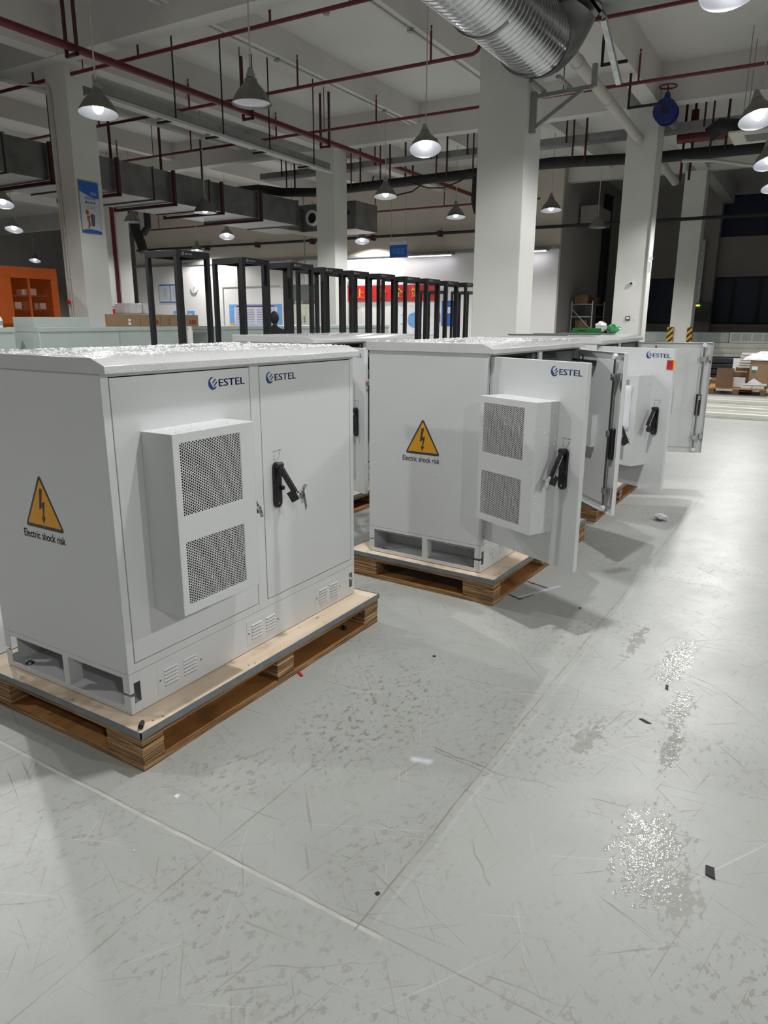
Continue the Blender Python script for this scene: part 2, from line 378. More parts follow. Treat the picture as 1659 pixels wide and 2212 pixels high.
    wm=k.ramp(k.math('ADD',wet,k.math('MULTIPLY',k.math('SUBTRACT',wn,.5),4.2)),.30,.42)
    wm=k.math('MULTIPLY',wm,k.math('GREATER_THAN',wet,-.1))
    col=k.mix(k.math('MULTIPLY',wm,.22),col,(.33,.32,.27))
    k.base(col)
    k.b.inputs['Specular IOR Level'].default_value=.26; rg=k.math('ADD',.30,k.math('MULTIPLY',mid,.16)); rg=k.math('ADD',rg,k.math('MULTIPLY',scr,.3))
    dry=k.math('SUBTRACT',1.0,k.math('MULTIPLY',wm,.9)); k.rough(k.math('MULTIPLY',rg,dry))
    h=k.math('ADD',k.math('MULTIPLY',fine,.35),k.math('MULTIPLY',scr,-1.0)); h=k.math('ADD',h,k.math('MULTIPLY',k.noise(c,14,3),.6)); h=k.math('ADD',h,k.math('MULTIPLY',wm,k.math('MULTIPLY',k.noise(c,75,2),1.9)))
    k.bump(h,.16,.004); return k.m
M['floor']=mat_floor()
def mat_water():
    k=NT('water_bead'); k.base((.92,.93,.95)); k.rough(.1); return k.m
M['water']=mat_water()
M['hazard']=None
def mat_hazard():
    k=NT('hazard_stripes'); c=k.xyz(k.coord()); d=k.math('FRACT',k.math('MULTIPLY',k.math('ADD',c[2],k.math('ADD',c[1],c[0])),5.0))
    k.base(k.mix(k.math('GREATER_THAN',d,.5),(.02,.02,.02),srgb(220,165,40))); k.rough(.5); return k.m
M['hazard']=mat_hazard()
# ------------------------------------------------------------------ the hall
def structure(name,mb,mats,**k):
    o=mb.build(name,mats,**k); o['kind']='structure'; return o
f=MB(); f.box(-14,-14,-.2,40,45,0); structure('floor',f,M['floor'])
c=MB(); c.box(-12,-12,7.1,34,42,7.3); structure('ceiling',c,M['ceil'],b=True)
def beam(x0,y0,x1,y1,z):
    m=MB(); m.box(x0,y0,z,x1,y1,7.12); return structure('beam',m,M['ceil'],b=True)
for x in (-.1,8.2,16.85,25.15): beam(x,-12,x+.36,42,6.3)
for y in (-10.3,-7.3,-4.3,-1.3,4.8,7.8,13.8,16.8,22.9,25.9,29):
    beam(-12,y,34,y+.26,6.6)
for y in (1.75,10.75,19.8): beam(-12,y,34,y+.36,6.312)
def wall(name,a,m): 
    q=MB(); q.box(*a); return structure(name,q,m,b=True)
wall('wall_far',(24.8,6.35,0,25.1,28,4.12),M['wallw'])
wall('wall_far',(24.82,6.35,4.12,25.1,28,7.1),M['wallb'])
wall('wall_side',(24.82,6.30,0,33,6.349,7.1),M['walld'])
wall('wall_left',(-12,40,0,34,40.3,7.1),M['walld'])
wall('wall_right',(-12,-12.3,0,34,-12,7.1),M['wallw'])
wall('wall_behind',(-12.3,-12,0,-12,42,7.1),M['wallw'])
# window wall at x=33 with openings
wy=[(3.75,5.0),(2.16,3.5),(1.42,2.12),(.40,1.36),(-.62,.34),(-1.7,-.70)]
q=MB(); q.box(33,-12,0,33.3,6.35,1.5); q.box(33,-12,3.42,33.3,6.35,5.0); q.box(33,-12,6.6,33.3,6.35,7.1)
q.box(33,5.0,1.5,33.3,6.35,3.42); q.box(33,-12,1.5,33.3,-1.7,3.42); q.box(33,2.3,5.0,33.3,6.35,6.6); q.box(33,-12,5.0,33.3,-1.7,6.6)
structure('wall_window',q,M['walld'],b=True)
q=MB(); q.box(33,28,0,33.3,42,7.1); structure('wall_far_left',q,M['walld'],b=True)
for i,(a,b_) in enumerate(wy):
    m=MB(); m.box(33.08,a,1.5,33.1,b_,3.42,1)
    for (y0,y1,z0,z1) in ((a-.03,a+.03,1.5,3.42),(b_-.03,b_+.03,1.5,3.42),(a,b_,1.5,1.56),(a,b_,3.36,3.42)): m.box(33.0,y0,z0,33.12,y1,z1,0)
    structure('window_%d'%(i+1),m,[M['frame'],M['navy']],b=True)
for i,(a,b_) in enumerate(((.4,2.24),(-1.6,.34))):
    m=MB(); m.box(33.08,a,5.0,33.1,b_,6.6,1)
    for (y0,y1,z0,z1) in ((a-.03,a+.03,5,6.6),(b_-.03,b_+.03,5,6.6),(a,b_,5,5.06),(a,b_,6.54,6.6)): m.box(33.0,y0,z0,33.12,y1,z1,0)
    structure('window_%d'%(i+7),m,[M['frame'],M['navy']],b=True)
q=MB(); q.box(24.7,6.35,4.08,24.8,28,4.16); structure('trim_1',q,M['tray'],b=True)
q=MB(); q.box(32.85,-12,1.38,33,6.3,1.5); structure('trim_2',q,M['walld'],b=True)
COLS=[(8.55,1.74,9.15,2.44),(16.85,1.70,17.45,2.40),(25.15,1.78,25.8,2.44),(8.48,10.95,9.10,11.56),(16.85,10.52,17.5,11.16),(16.85,19.85,17.45,20.6),(.2,10.8,.85,11.4),(.2,-7.2,.85,-6.6),(8.55,-7.2,9.2,-6.6),(16.85,-7.2,17.5,-6.6),(8.55,19.85,9.15,20.5)]
for x0,y0,x1,y1 in COLS:
    m=MB(); m.box(x0,y0,0,x1,y1,6.6); structure('column',m,M['column'],b=True,bevel=.01)
q=MB(); q.box(32.4,2.1,0,33,2.9,7.1); structure('column',q,M['walld'],b=True)
# ------------------------------------------------------------------ pallets
PZ=.1624
def pallet(label,loc,rz,b=False,plain=False):
    t=tag(empty('plywood_pallet',loc,rz,b),label,'pallet','plywood pallets under the grey cabinets')
    x0,x1,y0,y1=-.0688,1.568,-.128,.93
    m=MB(); m.box(x0+.004,y0+.004,.138,x1-.004,y1-.004,PZ-.002,0)
    for p,q in (((.02,-.09),0),((.06,-.1),0),((.55,-.09),0),((.58,-.1),0),((1.1,-.09),0),((1.5,-.1),0),((-.04,.3),0),((1.53,.3),0)):
        m.cyl((p[0],p[1],PZ-.003),(p[0],p[1],PZ-.0012),.0035,8,1)
    m.build('deck',[M['plytop'],M['cartond']],t)
    m=MB(); m.box(x0,y0,.138,x1,y0+.004,PZ+.0015); m.box(x0,y1-.004,.138,x1,y1,PZ+.0015); m.box(x0,y0,.138,x0+.004,y1,PZ+.0015); m.box(x1-.004,y0,.138,x1,y1,PZ+.0015)
    m.build('edge_strip',M['strip'],t)
    m=MB(); m.box(x0+.006,y0+.006,.118,x1-.006,y1-.006,.138); m.build('deck_board',M['plyedge'],t)
    bx=[(x0+.006,.036),(.70,.817),(1.431,x1-.008)]; by_=[(y0+.006,.078),(.705,y1-.006)]
    for a in bx:
        for c in by_:
            m=MB(); n=5; h=(.118-.026)/n; rr=random.Random(int(a[0]*100+c[0]*1000))
            for i in range(n):
                dx,dy=rr.uniform(-.003,.003),rr.uniform(-.003,.003); m.box(a[0]+dx,c[0]+dy,.026+i*h+.0006,a[1]+dx,c[1]+dy,.026+(i+1)*h)
            m.build('block',M['plyedge'],t)
    for c in by_:
        m=MB(); m.box(x0+.006,c[0],0,x1-.008,c[1],.0245,0); m.box(x0+.0065,c[0]+.0005,.0245,x1-.0085,c[1]-.0005,.0255,1); m.build('bottom_board',[M['plyedge'],M['plybot']],t)
    for a in bx:
        m=MB(); m.box(a[0],.079,.0,a[1],.704,.0245,0); m.box(a[0]+.001,.079,.0245,a[1]-.001,.704,.0255,1)
        m.build('cross_board',[M['plyedge'],M['plybot']],t)
    return t
# ------------------------------------------------------------------ cabinets
CW,CD,ZB,ZT=1.5121,.7991,.3304,1.4412
def logo(parent,cx,cz,x1,y=-.0008):
    m=MB(); r=.0255
    cres=[(math.cos(t),math.sin(t)) for t in [R(72+i*(258/24)) for i in range(25)]]+[(.45,-.55),(.12,-.72),(-.58,.30),(-.42,.62),(0,.86),(.24,.93)]
    m.add([(cx+a*r*.98,y,cz+b_*r) for a,b_ in cres],[tuple(range(len(cres)))],0)
    for P in ([(-.12,.13),(.0,-.04),(.74,.52),(.58,.74)],[(.14,-.3),(.26,-.5),(.98,.04),(.93,.32)]):
        m.add([(cx+a*r,y,cz+b_*r) for a,b_ in P],[(0,1,2,3)],0)
    xs=cx+r*1.32; addtext(m,'ESTEL',(xs,y,cz-.0145),(1,0,0),(0,0,1),.029,x1-xs,embolden=.0013)
    return m.build('logo',M['blue'],parent,smooth=False)
def open_close(parent,cx,ztop=1.05):
    m=MB(); y=-.0008; U=(1,0,0);V=(0,0,1)
    addtext(m,'CLOSE',(cx-.032,y,ztop-.006),U,V,.0075,.03); addtext(m,'OPEN',(cx+.006,y,ztop-.006),U,V,.0075,.026)
    z1=ztop-.014;z0=z1-.031; a=cx-.019
    m.add([(a-.001,y,z0+.006),(a+.001,y,z0+.006),(a+.001,y,z1),(a-.001,y,z1)],[(0,1,2,3)]); m.add([(a-.003,y,z0+.007),(a,y,z0),(a+.003,y,z0+.007)],[(0,1,2)])
    pr=None
    for i in range(7):
        t=i/6; p=(cx+.004+.016*math.sin(t*1.5),z0+.027*t)
        if pr: m.add([(pr[0]-.001,y,pr[1]),(pr[0]+.001,y,pr[1]),(p[0]+.001,y,p[1]),(p[0]-.001,y,p[1])],[(0,1,2,3)])
        pr=p
    m.add([(pr[0]-.0035,y,pr[1]),(pr[0]+.0035,y,pr[1]),(pr[0]+.001,y,pr[1]+.008)],[(0,1,2)])
    return m.build('lettering',M['ink'],parent,smooth=False)
def handle(parent,cx,dx=.13,out=.50,open_=True):
    m=MB(); z0,z1=.788,1.0; m.prism(stadium(.050,z1-z0,8,cx,(z0+z1)/2),(0,-.0005,0),(1,0,0),(0,0,1),.014,0)
    m.box(cx-.015,-.016,z0+.05,cx+.015,-.0145,z1-.03,0); m.cyl((cx,-.0145,z0+.022),(cx,-.017,z0+.022),.004,8,1)
    m.cyl((cx+.021,-.015,.878),(cx+.021,-.026,.878),.011,12,0)
    if open_:
        d=Vector((dx,-out,-.85)).normalized(); p=Vector((cx,-.022,.985)); e=p+d*.172; s=Vector((1,0,0)); nrm=d.cross(s).normalized()
        m.cyl((cx-.02,-.02,.985),(cx+.02,-.02,.985),.014,14,0)
        m.bar(p,e,.026,.016,0,up=nrm); m.bar(p+d*.02+nrm*.009,p+d*.15+nrm*.009,.014,.004,0,up=nrm)
        inn=-nrm if nrm.y<0 else nrm
        q=p+d*.125; m.bar(q+inn*.02,q+inn*.02+d*.05,.024,.034,0,up=nrm)
        o_=-inn; q=p+d*.14; m.bar(q+o_*.011,q+o_*.011+d*.045,.018,.007,1,up=nrm); m.cyl(q+o_*.012+d*.02,q+o_*.02+d*.02,.008,12,1)
        m.bar(q+d*.045+o_*.010,q+d*.050+o_*.012-Vector((0,0,.010)),.018,.004,1,up=nrm)
        m.bar(p+d*.02+s*.0135,p+d*.14+s*.0135,.0022,.005,1,up=nrm)
        end=e
    else: m.bar((cx,-.02,.985),(cx,-.02,.81),.028,.012,0,up=(0,1,0)); end=None
    return m.build('handle',[M['black'],M['chrome']],parent,bevel=.0015),end
def keybunch(parent,e):
    m=MB(); x,y,z=e
    pts=[(x+.012+.016*math.cos(t),y-.006,z+.03+.016*math.sin(t)) for t in [R(i*30) for i in range(13)]]; m.tube(pts,.0009,5)
    m.bar((x-.004,y-.012,z+.012),(x+.030,y-.006,z+.052),.009,.0022); m.bar((x+.022,y-.006,z+.045),(x+.042,y-.004,z+.06),.016,.0022)
    m.bar((x+.018,y-.008,z+.03),(x+.040,y-.006,z-.045),.010,.0022); m.bar((x+.012,y-.011,z+.028),(x+.030,y-.012,z-.055),.007,.0022); m.bar((x+.014,y-.006,z+.034),(x+.027,y-.004,z+.0),.017,.0022)
    return m.build('key_bunch',M['steel'],parent)
def cooling(parent,x0,off=0):
    # box standing proud of the door with two perforated fields; x0 = left edge in door space
    x1=x0+.421; z0,z1=.550,1.230; y1=-.001; y0=-.160; u0,u1=x0+.030,x0+.342
    m=MB(); th=.003; f_=[(u0,u1,.930,1.196),(u0,u1,.588,.829)]
    m.box(x0,y0,z0,x0+th,y1,z1); m.box(x1-th,y0,z0,x1,y1,z1); m.box(x0+th,y0,z1-th,x1-th,y1,z1); m.box(x0+th,y0,z0,x1-th,y1,z0+th)
    # front sheet around the openings
    a=x0+th;b_=x1-th;zz=[z0+th,f_[1][2],f_[1][3],f_[0][2],f_[0][3],z1-th]
    for i in (0,2,4): m.box(a,y0,zz[i],b_,y0+.0015,zz[i+1])
    for i in (1,3): m.box(a,y0,zz[i],u0,y0+.0015,zz[i+1]); m.box(u1,y0,zz[i],b_,y0+.0015,zz[i+1])
    for q in f_: m.add([(q[0],y0+.0003,q[2]),(q[1],y0+.0003,q[2]),(q[1],y0+.0003,q[3]),(q[0],y0+.0003,q[3])],[(0,1,2,3)],1)
    m.box(a+.001,y0+.055,z0+.02,b_-.001,y0+.06,z1-.02,2)
    for i in range(9): xx=u0+.01+i*.038; m.box(xx,y0+.03,z0+.06,xx+.012,y0+.054,z1-.05,3)
    m.box(a+.001,y0+.012,.835,b_-.001,y0+.055,.84,0)
    # screws on the flank
    for zc in (.62,1.16): m.cyl((x1,-.03,zc),(x1+.002,-.03,zc),.004,8,4)
    return m.build('cooling_unit',[M['cab'],M['perf'],M['dark'],M['fin'],M['chrome']],parent,bevel=.0012)
def door_mesh(w,sgn):
    m=MB(); a,b_=(0,w) if sgn>0 else (-w,0); z0,z1=.3652,1.4269; a+=.002;b_-=.002;z0+=.002;z1-=.002
    m.box(a,-.0005,z0,b_,.0025,z1)
    for q in ((a,z0,a+.003,z1),(b_-.003,z0,b_,z1),(a+.003,z0,b_-.003,z0+.003),(a+.003,z1-.003,b_-.003,z1)): m.box(q[0],.0025,q[1],q[2],.030,q[3])
    m.box(a+.05,.0025,z0+.05,b_-.09 if sgn>0 else b_-.05,.012,z1-.05)
    return m
def right_inside(door,w):
    # lock rods, pocket and stay seen on the inner side; door space x from -w (free edge) to 0 (hinge)
    m=MB(); x=-w+.085
    m.bar((x,.045,.915),(x,.045,1.39),.014,.008,0,up=(0,1,0)); m.bar((x+.006,.045,.895),(x+.006,.045,.41),.014,.008,0,up=(0,1,0))
    for z in (1.27,.52): m.box(x-.022,.012,z-.02,x+.022,.055,z+.02,1); m.box(x-.075,.003,z-.012,x-.045,.04,z+.03,1)
    for z in (.915,.895,1.28): m.cyl((x,.05,z),(x,.062,z),.012,10,1)
    m.build('lock_rod',[M['steel'],M['zinc']],door)
    for z in (1.40,.40):
        m=MB(); m.cyl((x,.036,z),(x,.058,z),.019,16); m.build('roller',M['white'],door,bevel=.002)
    m=MB(); m.prism(stadium(.05,.21,8,x-.005,.835),(0,.012,0),(-1,0,0),(0,0,1),-.0) if False else None
    m.box(x-.028,.003,.73,x+.02,.036,.94); m.build('latch_body',M['black'],door,bevel=.012)
    m=MB(); px0,px1,pz0,pz1=-.36,-.16,.775,.995; sl=stadium(.036,.13,6,(px0+px1)/2-.01,.885)
    m.box(px0,.012,pz0,px1,.014,pz1,0); m.box(px0,.014,pz0,px1,.048,pz0+.003,0); m.box(px0,.014,pz0,px0+.003,.048,pz1,0); m.box(px1-.003,.014,pz0,px1,.048,pz1,0); m.box(px0,.045,pz0,px1,.048,pz1,0)
    m.add([(p[0],.0487,p[1]) for p in sl],[tuple(range(len(sl)))[::-1]],1)
    m.build('document_pocket',[M['cab'],M['fin']],door)
    m=MB(); m.box(-.30,.03,1.345,-.02,.055,1.36); m.box(-.30,.012,1.325,-.288,.05,1.36); m.cyl((-.16,.045,1.36),(-.16,.045,1.395),.006,8); m.build('door_stay',M['pblack'],door)
def vent_cover(parent,cx0,cx1):
    m=MB(); z0,z1=.186,.308; m.box(cx0,-.0012,z0,cx1,.0,z1,0)
    w=cx1-cx0
    for g in (.14,.56):
        a=cx0+w*g; b_=a+w*.29
        for i in range(5):
            z=.214+i*.0155; m.add([(a,-.0012,z),(b_,-.0012,z),(b_,-.0058,z),(a,-.0058,z),(a,-.0012,z+.006),(b_,-.0012,z+.006)],[(0,3,2,1),(3,4,5,2),(0,4,3),(1,2,5)],0)
            m.add([(a+.001,-.0014,z-.0052),(b_-.001,-.0014,z-.0052),(b_-.001,-.0014,z-.0002),(a+.001,-.0014,z-.0002)],[(0,1,2,3)],1)  # dark band painted under each lip as the shade of its slit
    for x in (cx0+.012,cx1-.012): m.cyl((x,-.0012,.245),(x,-.0035,.245),.004,8,2)
    return m.build('vent_cover',[M['cab'],M['fin'],M['steel']],parent)
def plinth(parent):
    m=MB(); z0=PZ+.0016; z1=ZB-.0015; T=.003
    slot=[(.019,.050),(CW-.050,CW-.019)]; s0,s1=.205,.288
    for y in (0,CD-T):
        m.box(.05,y,z0,CW-.05,y+T,z1); 
        for a,b_ in ((0,.019),(CW-.019,CW)): m.box(a,y,z0,b_,y+T,.236) ; m.box(a,y,.249,b_,y+T,z1)
        for a,b_ in slot: m.box(a,y,z0,b_,y+T,s0); m.box(a,y,s1,b_,y+T,z1)
    for x in (0,CW-T):
        m.box(x,T,z0,x+T,CD-T,.187); m.box(x,T,.311,x+T,CD-T,z1)
        for a,b_ in ((T,.038),(CD-.038,CD-T)): m.box(x,a,.187,x+T,b_,.236); m.box(x,a,.249,x+T,b_,.311)
        m.box(x,.366,.187,x+T,.401,.311)
        if x==0: m.box(x+T,.366,.187,.06,.369,.311)
        else: m.box(CW-.06,.366,.187,x,.369,.311)
    m.box(T,T,z0,CW-T,CD-T,z0+.003)
    m.box(.012,.012,.30,CW-.012,CD-.012,.3035)
    for x in (.075,.79): pass
    for x in (.22,CW-.223):
        m.box(x,T,z0+.003,x+.003,CD-T,.299); sg=-1 if x<.7 else 1
        for yc in (.13,.22,.54,.63):
            for i in range(5): z=.205+i*.015; xa=x if sg<0 else x+.003; m.add([(xa,yc,z),(xa,yc+.065,z),(xa+sg*.006,yc+.065,z),(xa+sg*.006,yc,z),(xa,yc,z+.009),(xa,yc+.065,z+.009)],[(0,3,2,1),(3,4,5,2),(0,4,3),(1,2,5)])
    o=m.build('plinth',M['cab'],parent,bevel=.0008)
    for y in (.06,.72):
        for x in (.05,CW-.05):
            b_=MB(); b_.cyl((x,y,z0+.003),(x,y,z0+.006),.020,14); b_.cyl((x,y,z0+.006),(x,y,z0+.015),.010,6); b_.build('anchor_bolt',M['steel'],parent)
    for a,b_ in ((.131,.372),(.645,.874),(1.155,1.386)): vent_cover(parent,a,b_)
def warning(parent):
    m=MB(); U=Vector((0,-1,0));V=Vector((0,0,1))
    def P(poly,off,mi):
        m.add([Vector((-.0004-off,.410,.844))+U*a+V*b_ for a,b_ in poly],[tuple(range(len(poly)))],mi)
    P(rpoly([(-.122,-.008),(.122,-.008),(0,.211)],.012),0,0); P(rpoly([(-.104,.006),(.104,.006),(0,.188)],.004),.0004,1)
    P([(-.008,.152),(.010,.152),(-.002,.096),(.018,.104),(.004,.040),(.014,.042),(-.003,.012),(-.012,.044),(-.004,.042),(.002,.080),(-.020,.068)],.0008,0)
    m2=MB(); addtext(m2,'Electric shock risk',(-.0008,.549,.790),(0,-1,0),(0,0,1),.032,.258,embolden=.0005)
    m.build('warning_sign',[M['ink'],M['yellow']],parent,smooth=False)
    m2.build('warning_text',M['ink'],parent,smooth=False)
def canopy(parent):
    m=MB(); x0,x1=-.0072,CW+.0111
    prof=[(-.0348,ZT),(-.0348,ZT+.0268),(.0329,ZT+.053),(CD+.02,ZT+.053),(CD+.02,ZT)]
    n=len(prof); vs=[(x0,)+p for p in prof]+[(x1,)+p for p in prof]
    fs=[tuple(range(n))[::-1],tuple(range(n,2*n))]; 
    m.add(vs,[tuple(range(n)),tuple(range(n,2*n))[::-1]]+[(i,n+i,n+(i+1)%n,(i+1)%n) for i in range(n)])
    return m.build('canopy',M['cabroof'],parent,bevel=.002)
def cabinet(label,loc,rz,aL=None,aR=None,b=False,full=True,keys=False):
    t=tag(empty('outdoor_cabinet',loc,rz,b),label,'cabinet','grey outdoor equipment cabinets')
    plinth(t); canopy(t)
    m=MB(); T=.003; y0=.0; z0,z1=ZB,ZT
    m.box(0,.012,z0,T,CD,z1); m.box(CW-T,.012,z0,CW,CD,z1); m.box(T,CD-T,z0,CW-T,CD,z1); m.box(T,.012,z0,CW-T,CD-T,z0+T); m.box(T,.04,z1-.003,CW-T,CD-T,z1)
    # front frame
    m.box(0,0,z0,.031,.012,z1); m.box(1.4832,0,z0,CW,.012,z1); m.box(.7366,0,z0,.794,.012,z1); [ (m.box(q0,0,z0,q1,.012,.3632),m.box(q0,0,1.4289,q1,.012,z1)) for q0,q1 in ((.031,.7366),(.794,1.4832)) ]
    m.box(.745,.012,z0,.785,.05,z1); m.box(.745,.3,z0,.785,.303,z1)
    # inner gasket behind the doors, plus a black sheet across each closed opening
    for a,b_ in ((.031,.7366),(.794,1.4832)):
        m.box(a,.014,.3632,a+.012,.018,1.4289,1); m.box(b_-.012,.014,.3632,b_,.018,1.4289,1); m.box(a,.014,.3632,b_,.018,.375,1); m.box(a,.014,1.417,b_,.018,1.4289,1)
        if (aL is None and a<.5) or (aR is None and a>.5): m.box(a,.031,.3632,b_,.033,1.4289,1)
    m.build('body',[M['cab'],M['dark']],t,bevel=.0012)
    if aL is not None or aR is not None:
        for nm,(a,b_,c,d) in (('power_module',(.83,1.36,1.22,1.40)),('power_module',(.83,1.44,.95,1.18)),('battery_shelf',(.06,.70,.75,.78)),('power_module',(.10,.66,1.10,1.36))):
            m=MB(); m.box(a,.12,c,b_,.55,d); m.box(a+.04,.116,c+(d-c)*.4,a+.10,.12,c+(d-c)*.65,1); m.box(a+.115,.116,c+(d-c)*.4,a+.175,.12,c+(d-c)*.65,1)
            m.build(nm,[M['equip'],M['white']],t,bevel=.003)
        m=MB(); m.tube([(.12,.1,1.30),(.2,.07,1.38),(.32,.06,1.33),(.42,.07,1.40),(.55,.09,1.36),(.62,.1,1.2)],.012,8); m.build('cable',M['pblack'],t)
    warning(t)
    dl=door_mesh(.7015,1).build('door',M['cab'],t,(.0331,0,0),-(aL or 0),bevel=.0015)
    logo(dl,.487,1.374,.671); cooling(dl,.115); open_close(dl,.597,1.05); handle(dl,.597,-.02 if aL else .02,.42 if aL else .5)
    dr=door_mesh(.685,-1).build('door',M['cab'],t,(1.4811,0,0),(aR or 0),bevel=.0015)
    logo(dr,-.617,1.374,-.434); open_close(dr,-.588,1.05); h,e=handle(dr,-.598,.15,.5)
    if keys: keybunch(dr,e+Vector((-.004,-.008,0)))
    if aR is not None: right_inside(dr,.685)
    return t,dl,dr
CABS=[('nearest closed grey cabinet with two doors, keys hanging from its right handle',(0,0,0),0,None,None),
 ('grey cabinet with both doors open, second in the aisle after the nearest one',(2.1732,-.4555,0),-.0367,1.9823,.7973),
 ('farthest grey cabinet with open doors, papers taped on its cooling box',(4.3187,-.4534,0),.0084,2.0077,1.9373),
 ('grey cabinet in the back row, only its roof and a strip of open door visible',(3.0091,1.4016,0),-.0144,1.9434,.35)]
PL=['plywood pallet with grey steel edging under the nearest cabinet','plywood pallet under the second cabinet whose perforated door is open','plywood pallet under the farthest open cabinet','plywood pallet under the cabinet in the back row']
CT=[]
for i,(lb,loc,rz,aL,aR) in enumerate(CABS):
    CT.append(cabinet(lb,loc,rz,aL,aR,keys=(i==0))); pallet(PL[i],loc,rz)
# wet beads
def beads(label,T,n,side=0,seed=1,rmax=.006,nfront=0):
    rr=random.Random(seed); m=MB(); 
    dome=[]; 
    def dp(c,N,r):
        N=Vector(N); a=N.orthogonal().normalized(); b_=N.cross(a); vs=[];k=6
        for s,hh in ((1,0),(.8,.45),):
            for j in range(k): t=2*PI*j/k; vs.append(Vector(c)+(a*math.cos(t)+b_*math.sin(t))*r*s+N*r*hh)
        vs.append(Vector(c)+N*r*.7)
        fs=[(j,(j+1)%k,k+(j+1)%k,k+j) for j in range(k)]+[(k+j,k+(j+1)%k,2*k) for j in range(k)]
        m.add(vs,fs)
    zt=ZT+.053
    for i in range(n):
        x=rr.uniform(0,CW); y=.035+rr.random()**1.1*(CD-.03)
        if math.sin(x*9+y*5)+math.sin(y*17-x*4)+rr.uniform(-1,1)<-.7: continue
        r=rmax*rr.uniform(.25,1)**1.3
        for k in range(1 if rr.random()<.6 else 3): dp((x+k*.7*r*rr.uniform(-1,1.5),y+k*.7*r*rr.uniform(-1,1),zt+.0004),(0,0,1),r)
    for i in range(n//14): dp((rr.uniform(0,CW),y:=rr.uniform(-.03,.03),ZT+.0268+(y+.0348)*.387+.0004),(0,-.36,.93),rr.uniform(.0012,.0028))
    for i in range(n//18): dp((rr.uniform(0,CW),-.0353,rr.uniform(ZT+.002,ZT+.026)),(0,-1,0),rr.uniform(.001,.0026))
    for i in range(side): dp((-.0005,rr.uniform(.02,CD-.02),rr.uniform(ZB+.02,ZT-.01)),(-1,0,0),rr.uniform(.0008,.0024))
    if nfront:
        for i in range(nfront):
            u=rr.random()
            if u<.45: x=rr.uniform(.15,.56);z=.55+.68*rr.random()**.7; y=-.1605
            else: x=rr.uniform(.04,1.47);z=rr.uniform(.38,1.3); y=-.0008
            if y>-.1 and .14<x<.575 and .54<z<1.24: continue
            dp((x,y,z),(0,-1,0),rr.uniform(.0007,.0021))
        for i in range(60): dp((rr.uniform(.16,.56),rr.uniform(-.155,-.01),1.2305),(0,0,1),rr.uniform(.0012,.004))
    o=m.build('water_droplets',M['water'],None,T.location,T.rotation_euler.z); tag(o,label,'water droplets',None,'stuff'); return o
beads('wet white beads of water scattered over the roof and doors of the nearest cabinet',CT[0][0],2600,70,1,.0062,420)
beads('water beads scattered over the roof and side of the second cabinet',CT[1][0],1500,160,2,.0055)
beads('fine water beads on the roof of the back row cabinet',CT[3][0],500,0,3,.004)
def door_beads(T,dl,n,seed):
    rr=random.Random(seed); m=MB()
    for i in range(n):
        if rr.random()<.5: x=rr.uniform(.12,.53);z=.55+.68*rr.random()**.6; y=-.1605;N=(0,-1,0)
        elif rr.random()<.5: x=rr.uniform(.12,.53);z=1.2305;y=rr.uniform(-.155,-.01);N=(0,0,1)
        else: x=.5368;y=rr.uniform(-.15,-.01);z=rr.uniform(.56,1.22);N=(1,0,0)
        m.ball((x,y,z),rr.uniform(.0007,.0022)*(1.6 if N==(0,0,1) else 1),6,4)
    m.build('water_droplets',M['water'],dl)['kind']='stuff'
door_beads(CT[1][0],CT[1][1],260,5)
# papers on the far cabinet's cooling box, red and yellow tag on its door
d3=CT[2][1]
m=MB(); vs=[];fs=[]
for j in range(9):
    z=1.155-.0425*j; vs+=[(.27,-.1625-.0005*(j%2),z),(.40,-.163-.002*math.sin(j),z),(.487+.003*math.sin(j*2.1),-.166-.008*(j==0)-.003*math.sin(j*1.3),z)]
for j in range(8):
    for i in range(2): a=j*3+i; fs.append((a,a+3,a+4,a+1))
m.add(vs,fs); o=m.build('paper_sheets',M['paper'],None,smooth=True); 
so=o.modifiers.new('t','SOLIDIFY'); so.thickness=.002
def ride(o,T,d):   # put a thing where it hangs on an opened door
    Mx=Matrix.Translation(T.location)@Matrix.Rotation(T.rotation_euler.z,4,'Z')@Matrix.Translation(d.location)@Matrix.Rotation(d.rotation_euler.z,4,'Z')
    o.matrix_world=Mx
ride(o,CT[2][0],d3); tag(o,'white printed sheets taped to the cooling box of the farthest open cabinet','paper')
for nm,mt,a,b_,z0,z1,y,lb in (('tag',M['gold'],.685,.722,1.283,1.343,-.004,'yellow slip behind the red tag at the door edge of the farthest cabinet'),('tag',M['redb'],.650,.703,1.278,1.345,-.006,'red square tag stuck at the free edge of the farthest cabinet door')):
    m=MB(); m.box(a,y-.0008,z0,b_,y,z1); 
    if mt is M['redb']:
        for k in range(3): m.box(a+.012,y-.0012,z0+.025+k*.014,b_-.012,y-.0008,z0+.029+k*.014,1)
    o=m.build(nm,[mt,M['maroon']]); ride(o,CT[2][0],d3); tag(o,lb,'tag')
# bits lying on the pallet
for (x,y,z,rz,lb) in ((-.035,-.098,PZ+.0018,.5,'small black rubber plug on the front corner of the nearest pallet'),(1.33,-.06,.0257,.9,'black screw cap lying inside the right end of the nearest pallet')):
    m=MB(); m.cyl((-.018,0,.011),(.008,.004,.011),.010,10); m.cyl((.008,.004,.011),(.02,.006,.011),.007,8); m.build('rubber_plug',M['smoke'],None,(x,y,z),rz)['label']=lb
    bpy.context.view_layer.update(); o=[q for q in bpy.data.objects if q.get('label')==lb][0]; o['category']='plug'
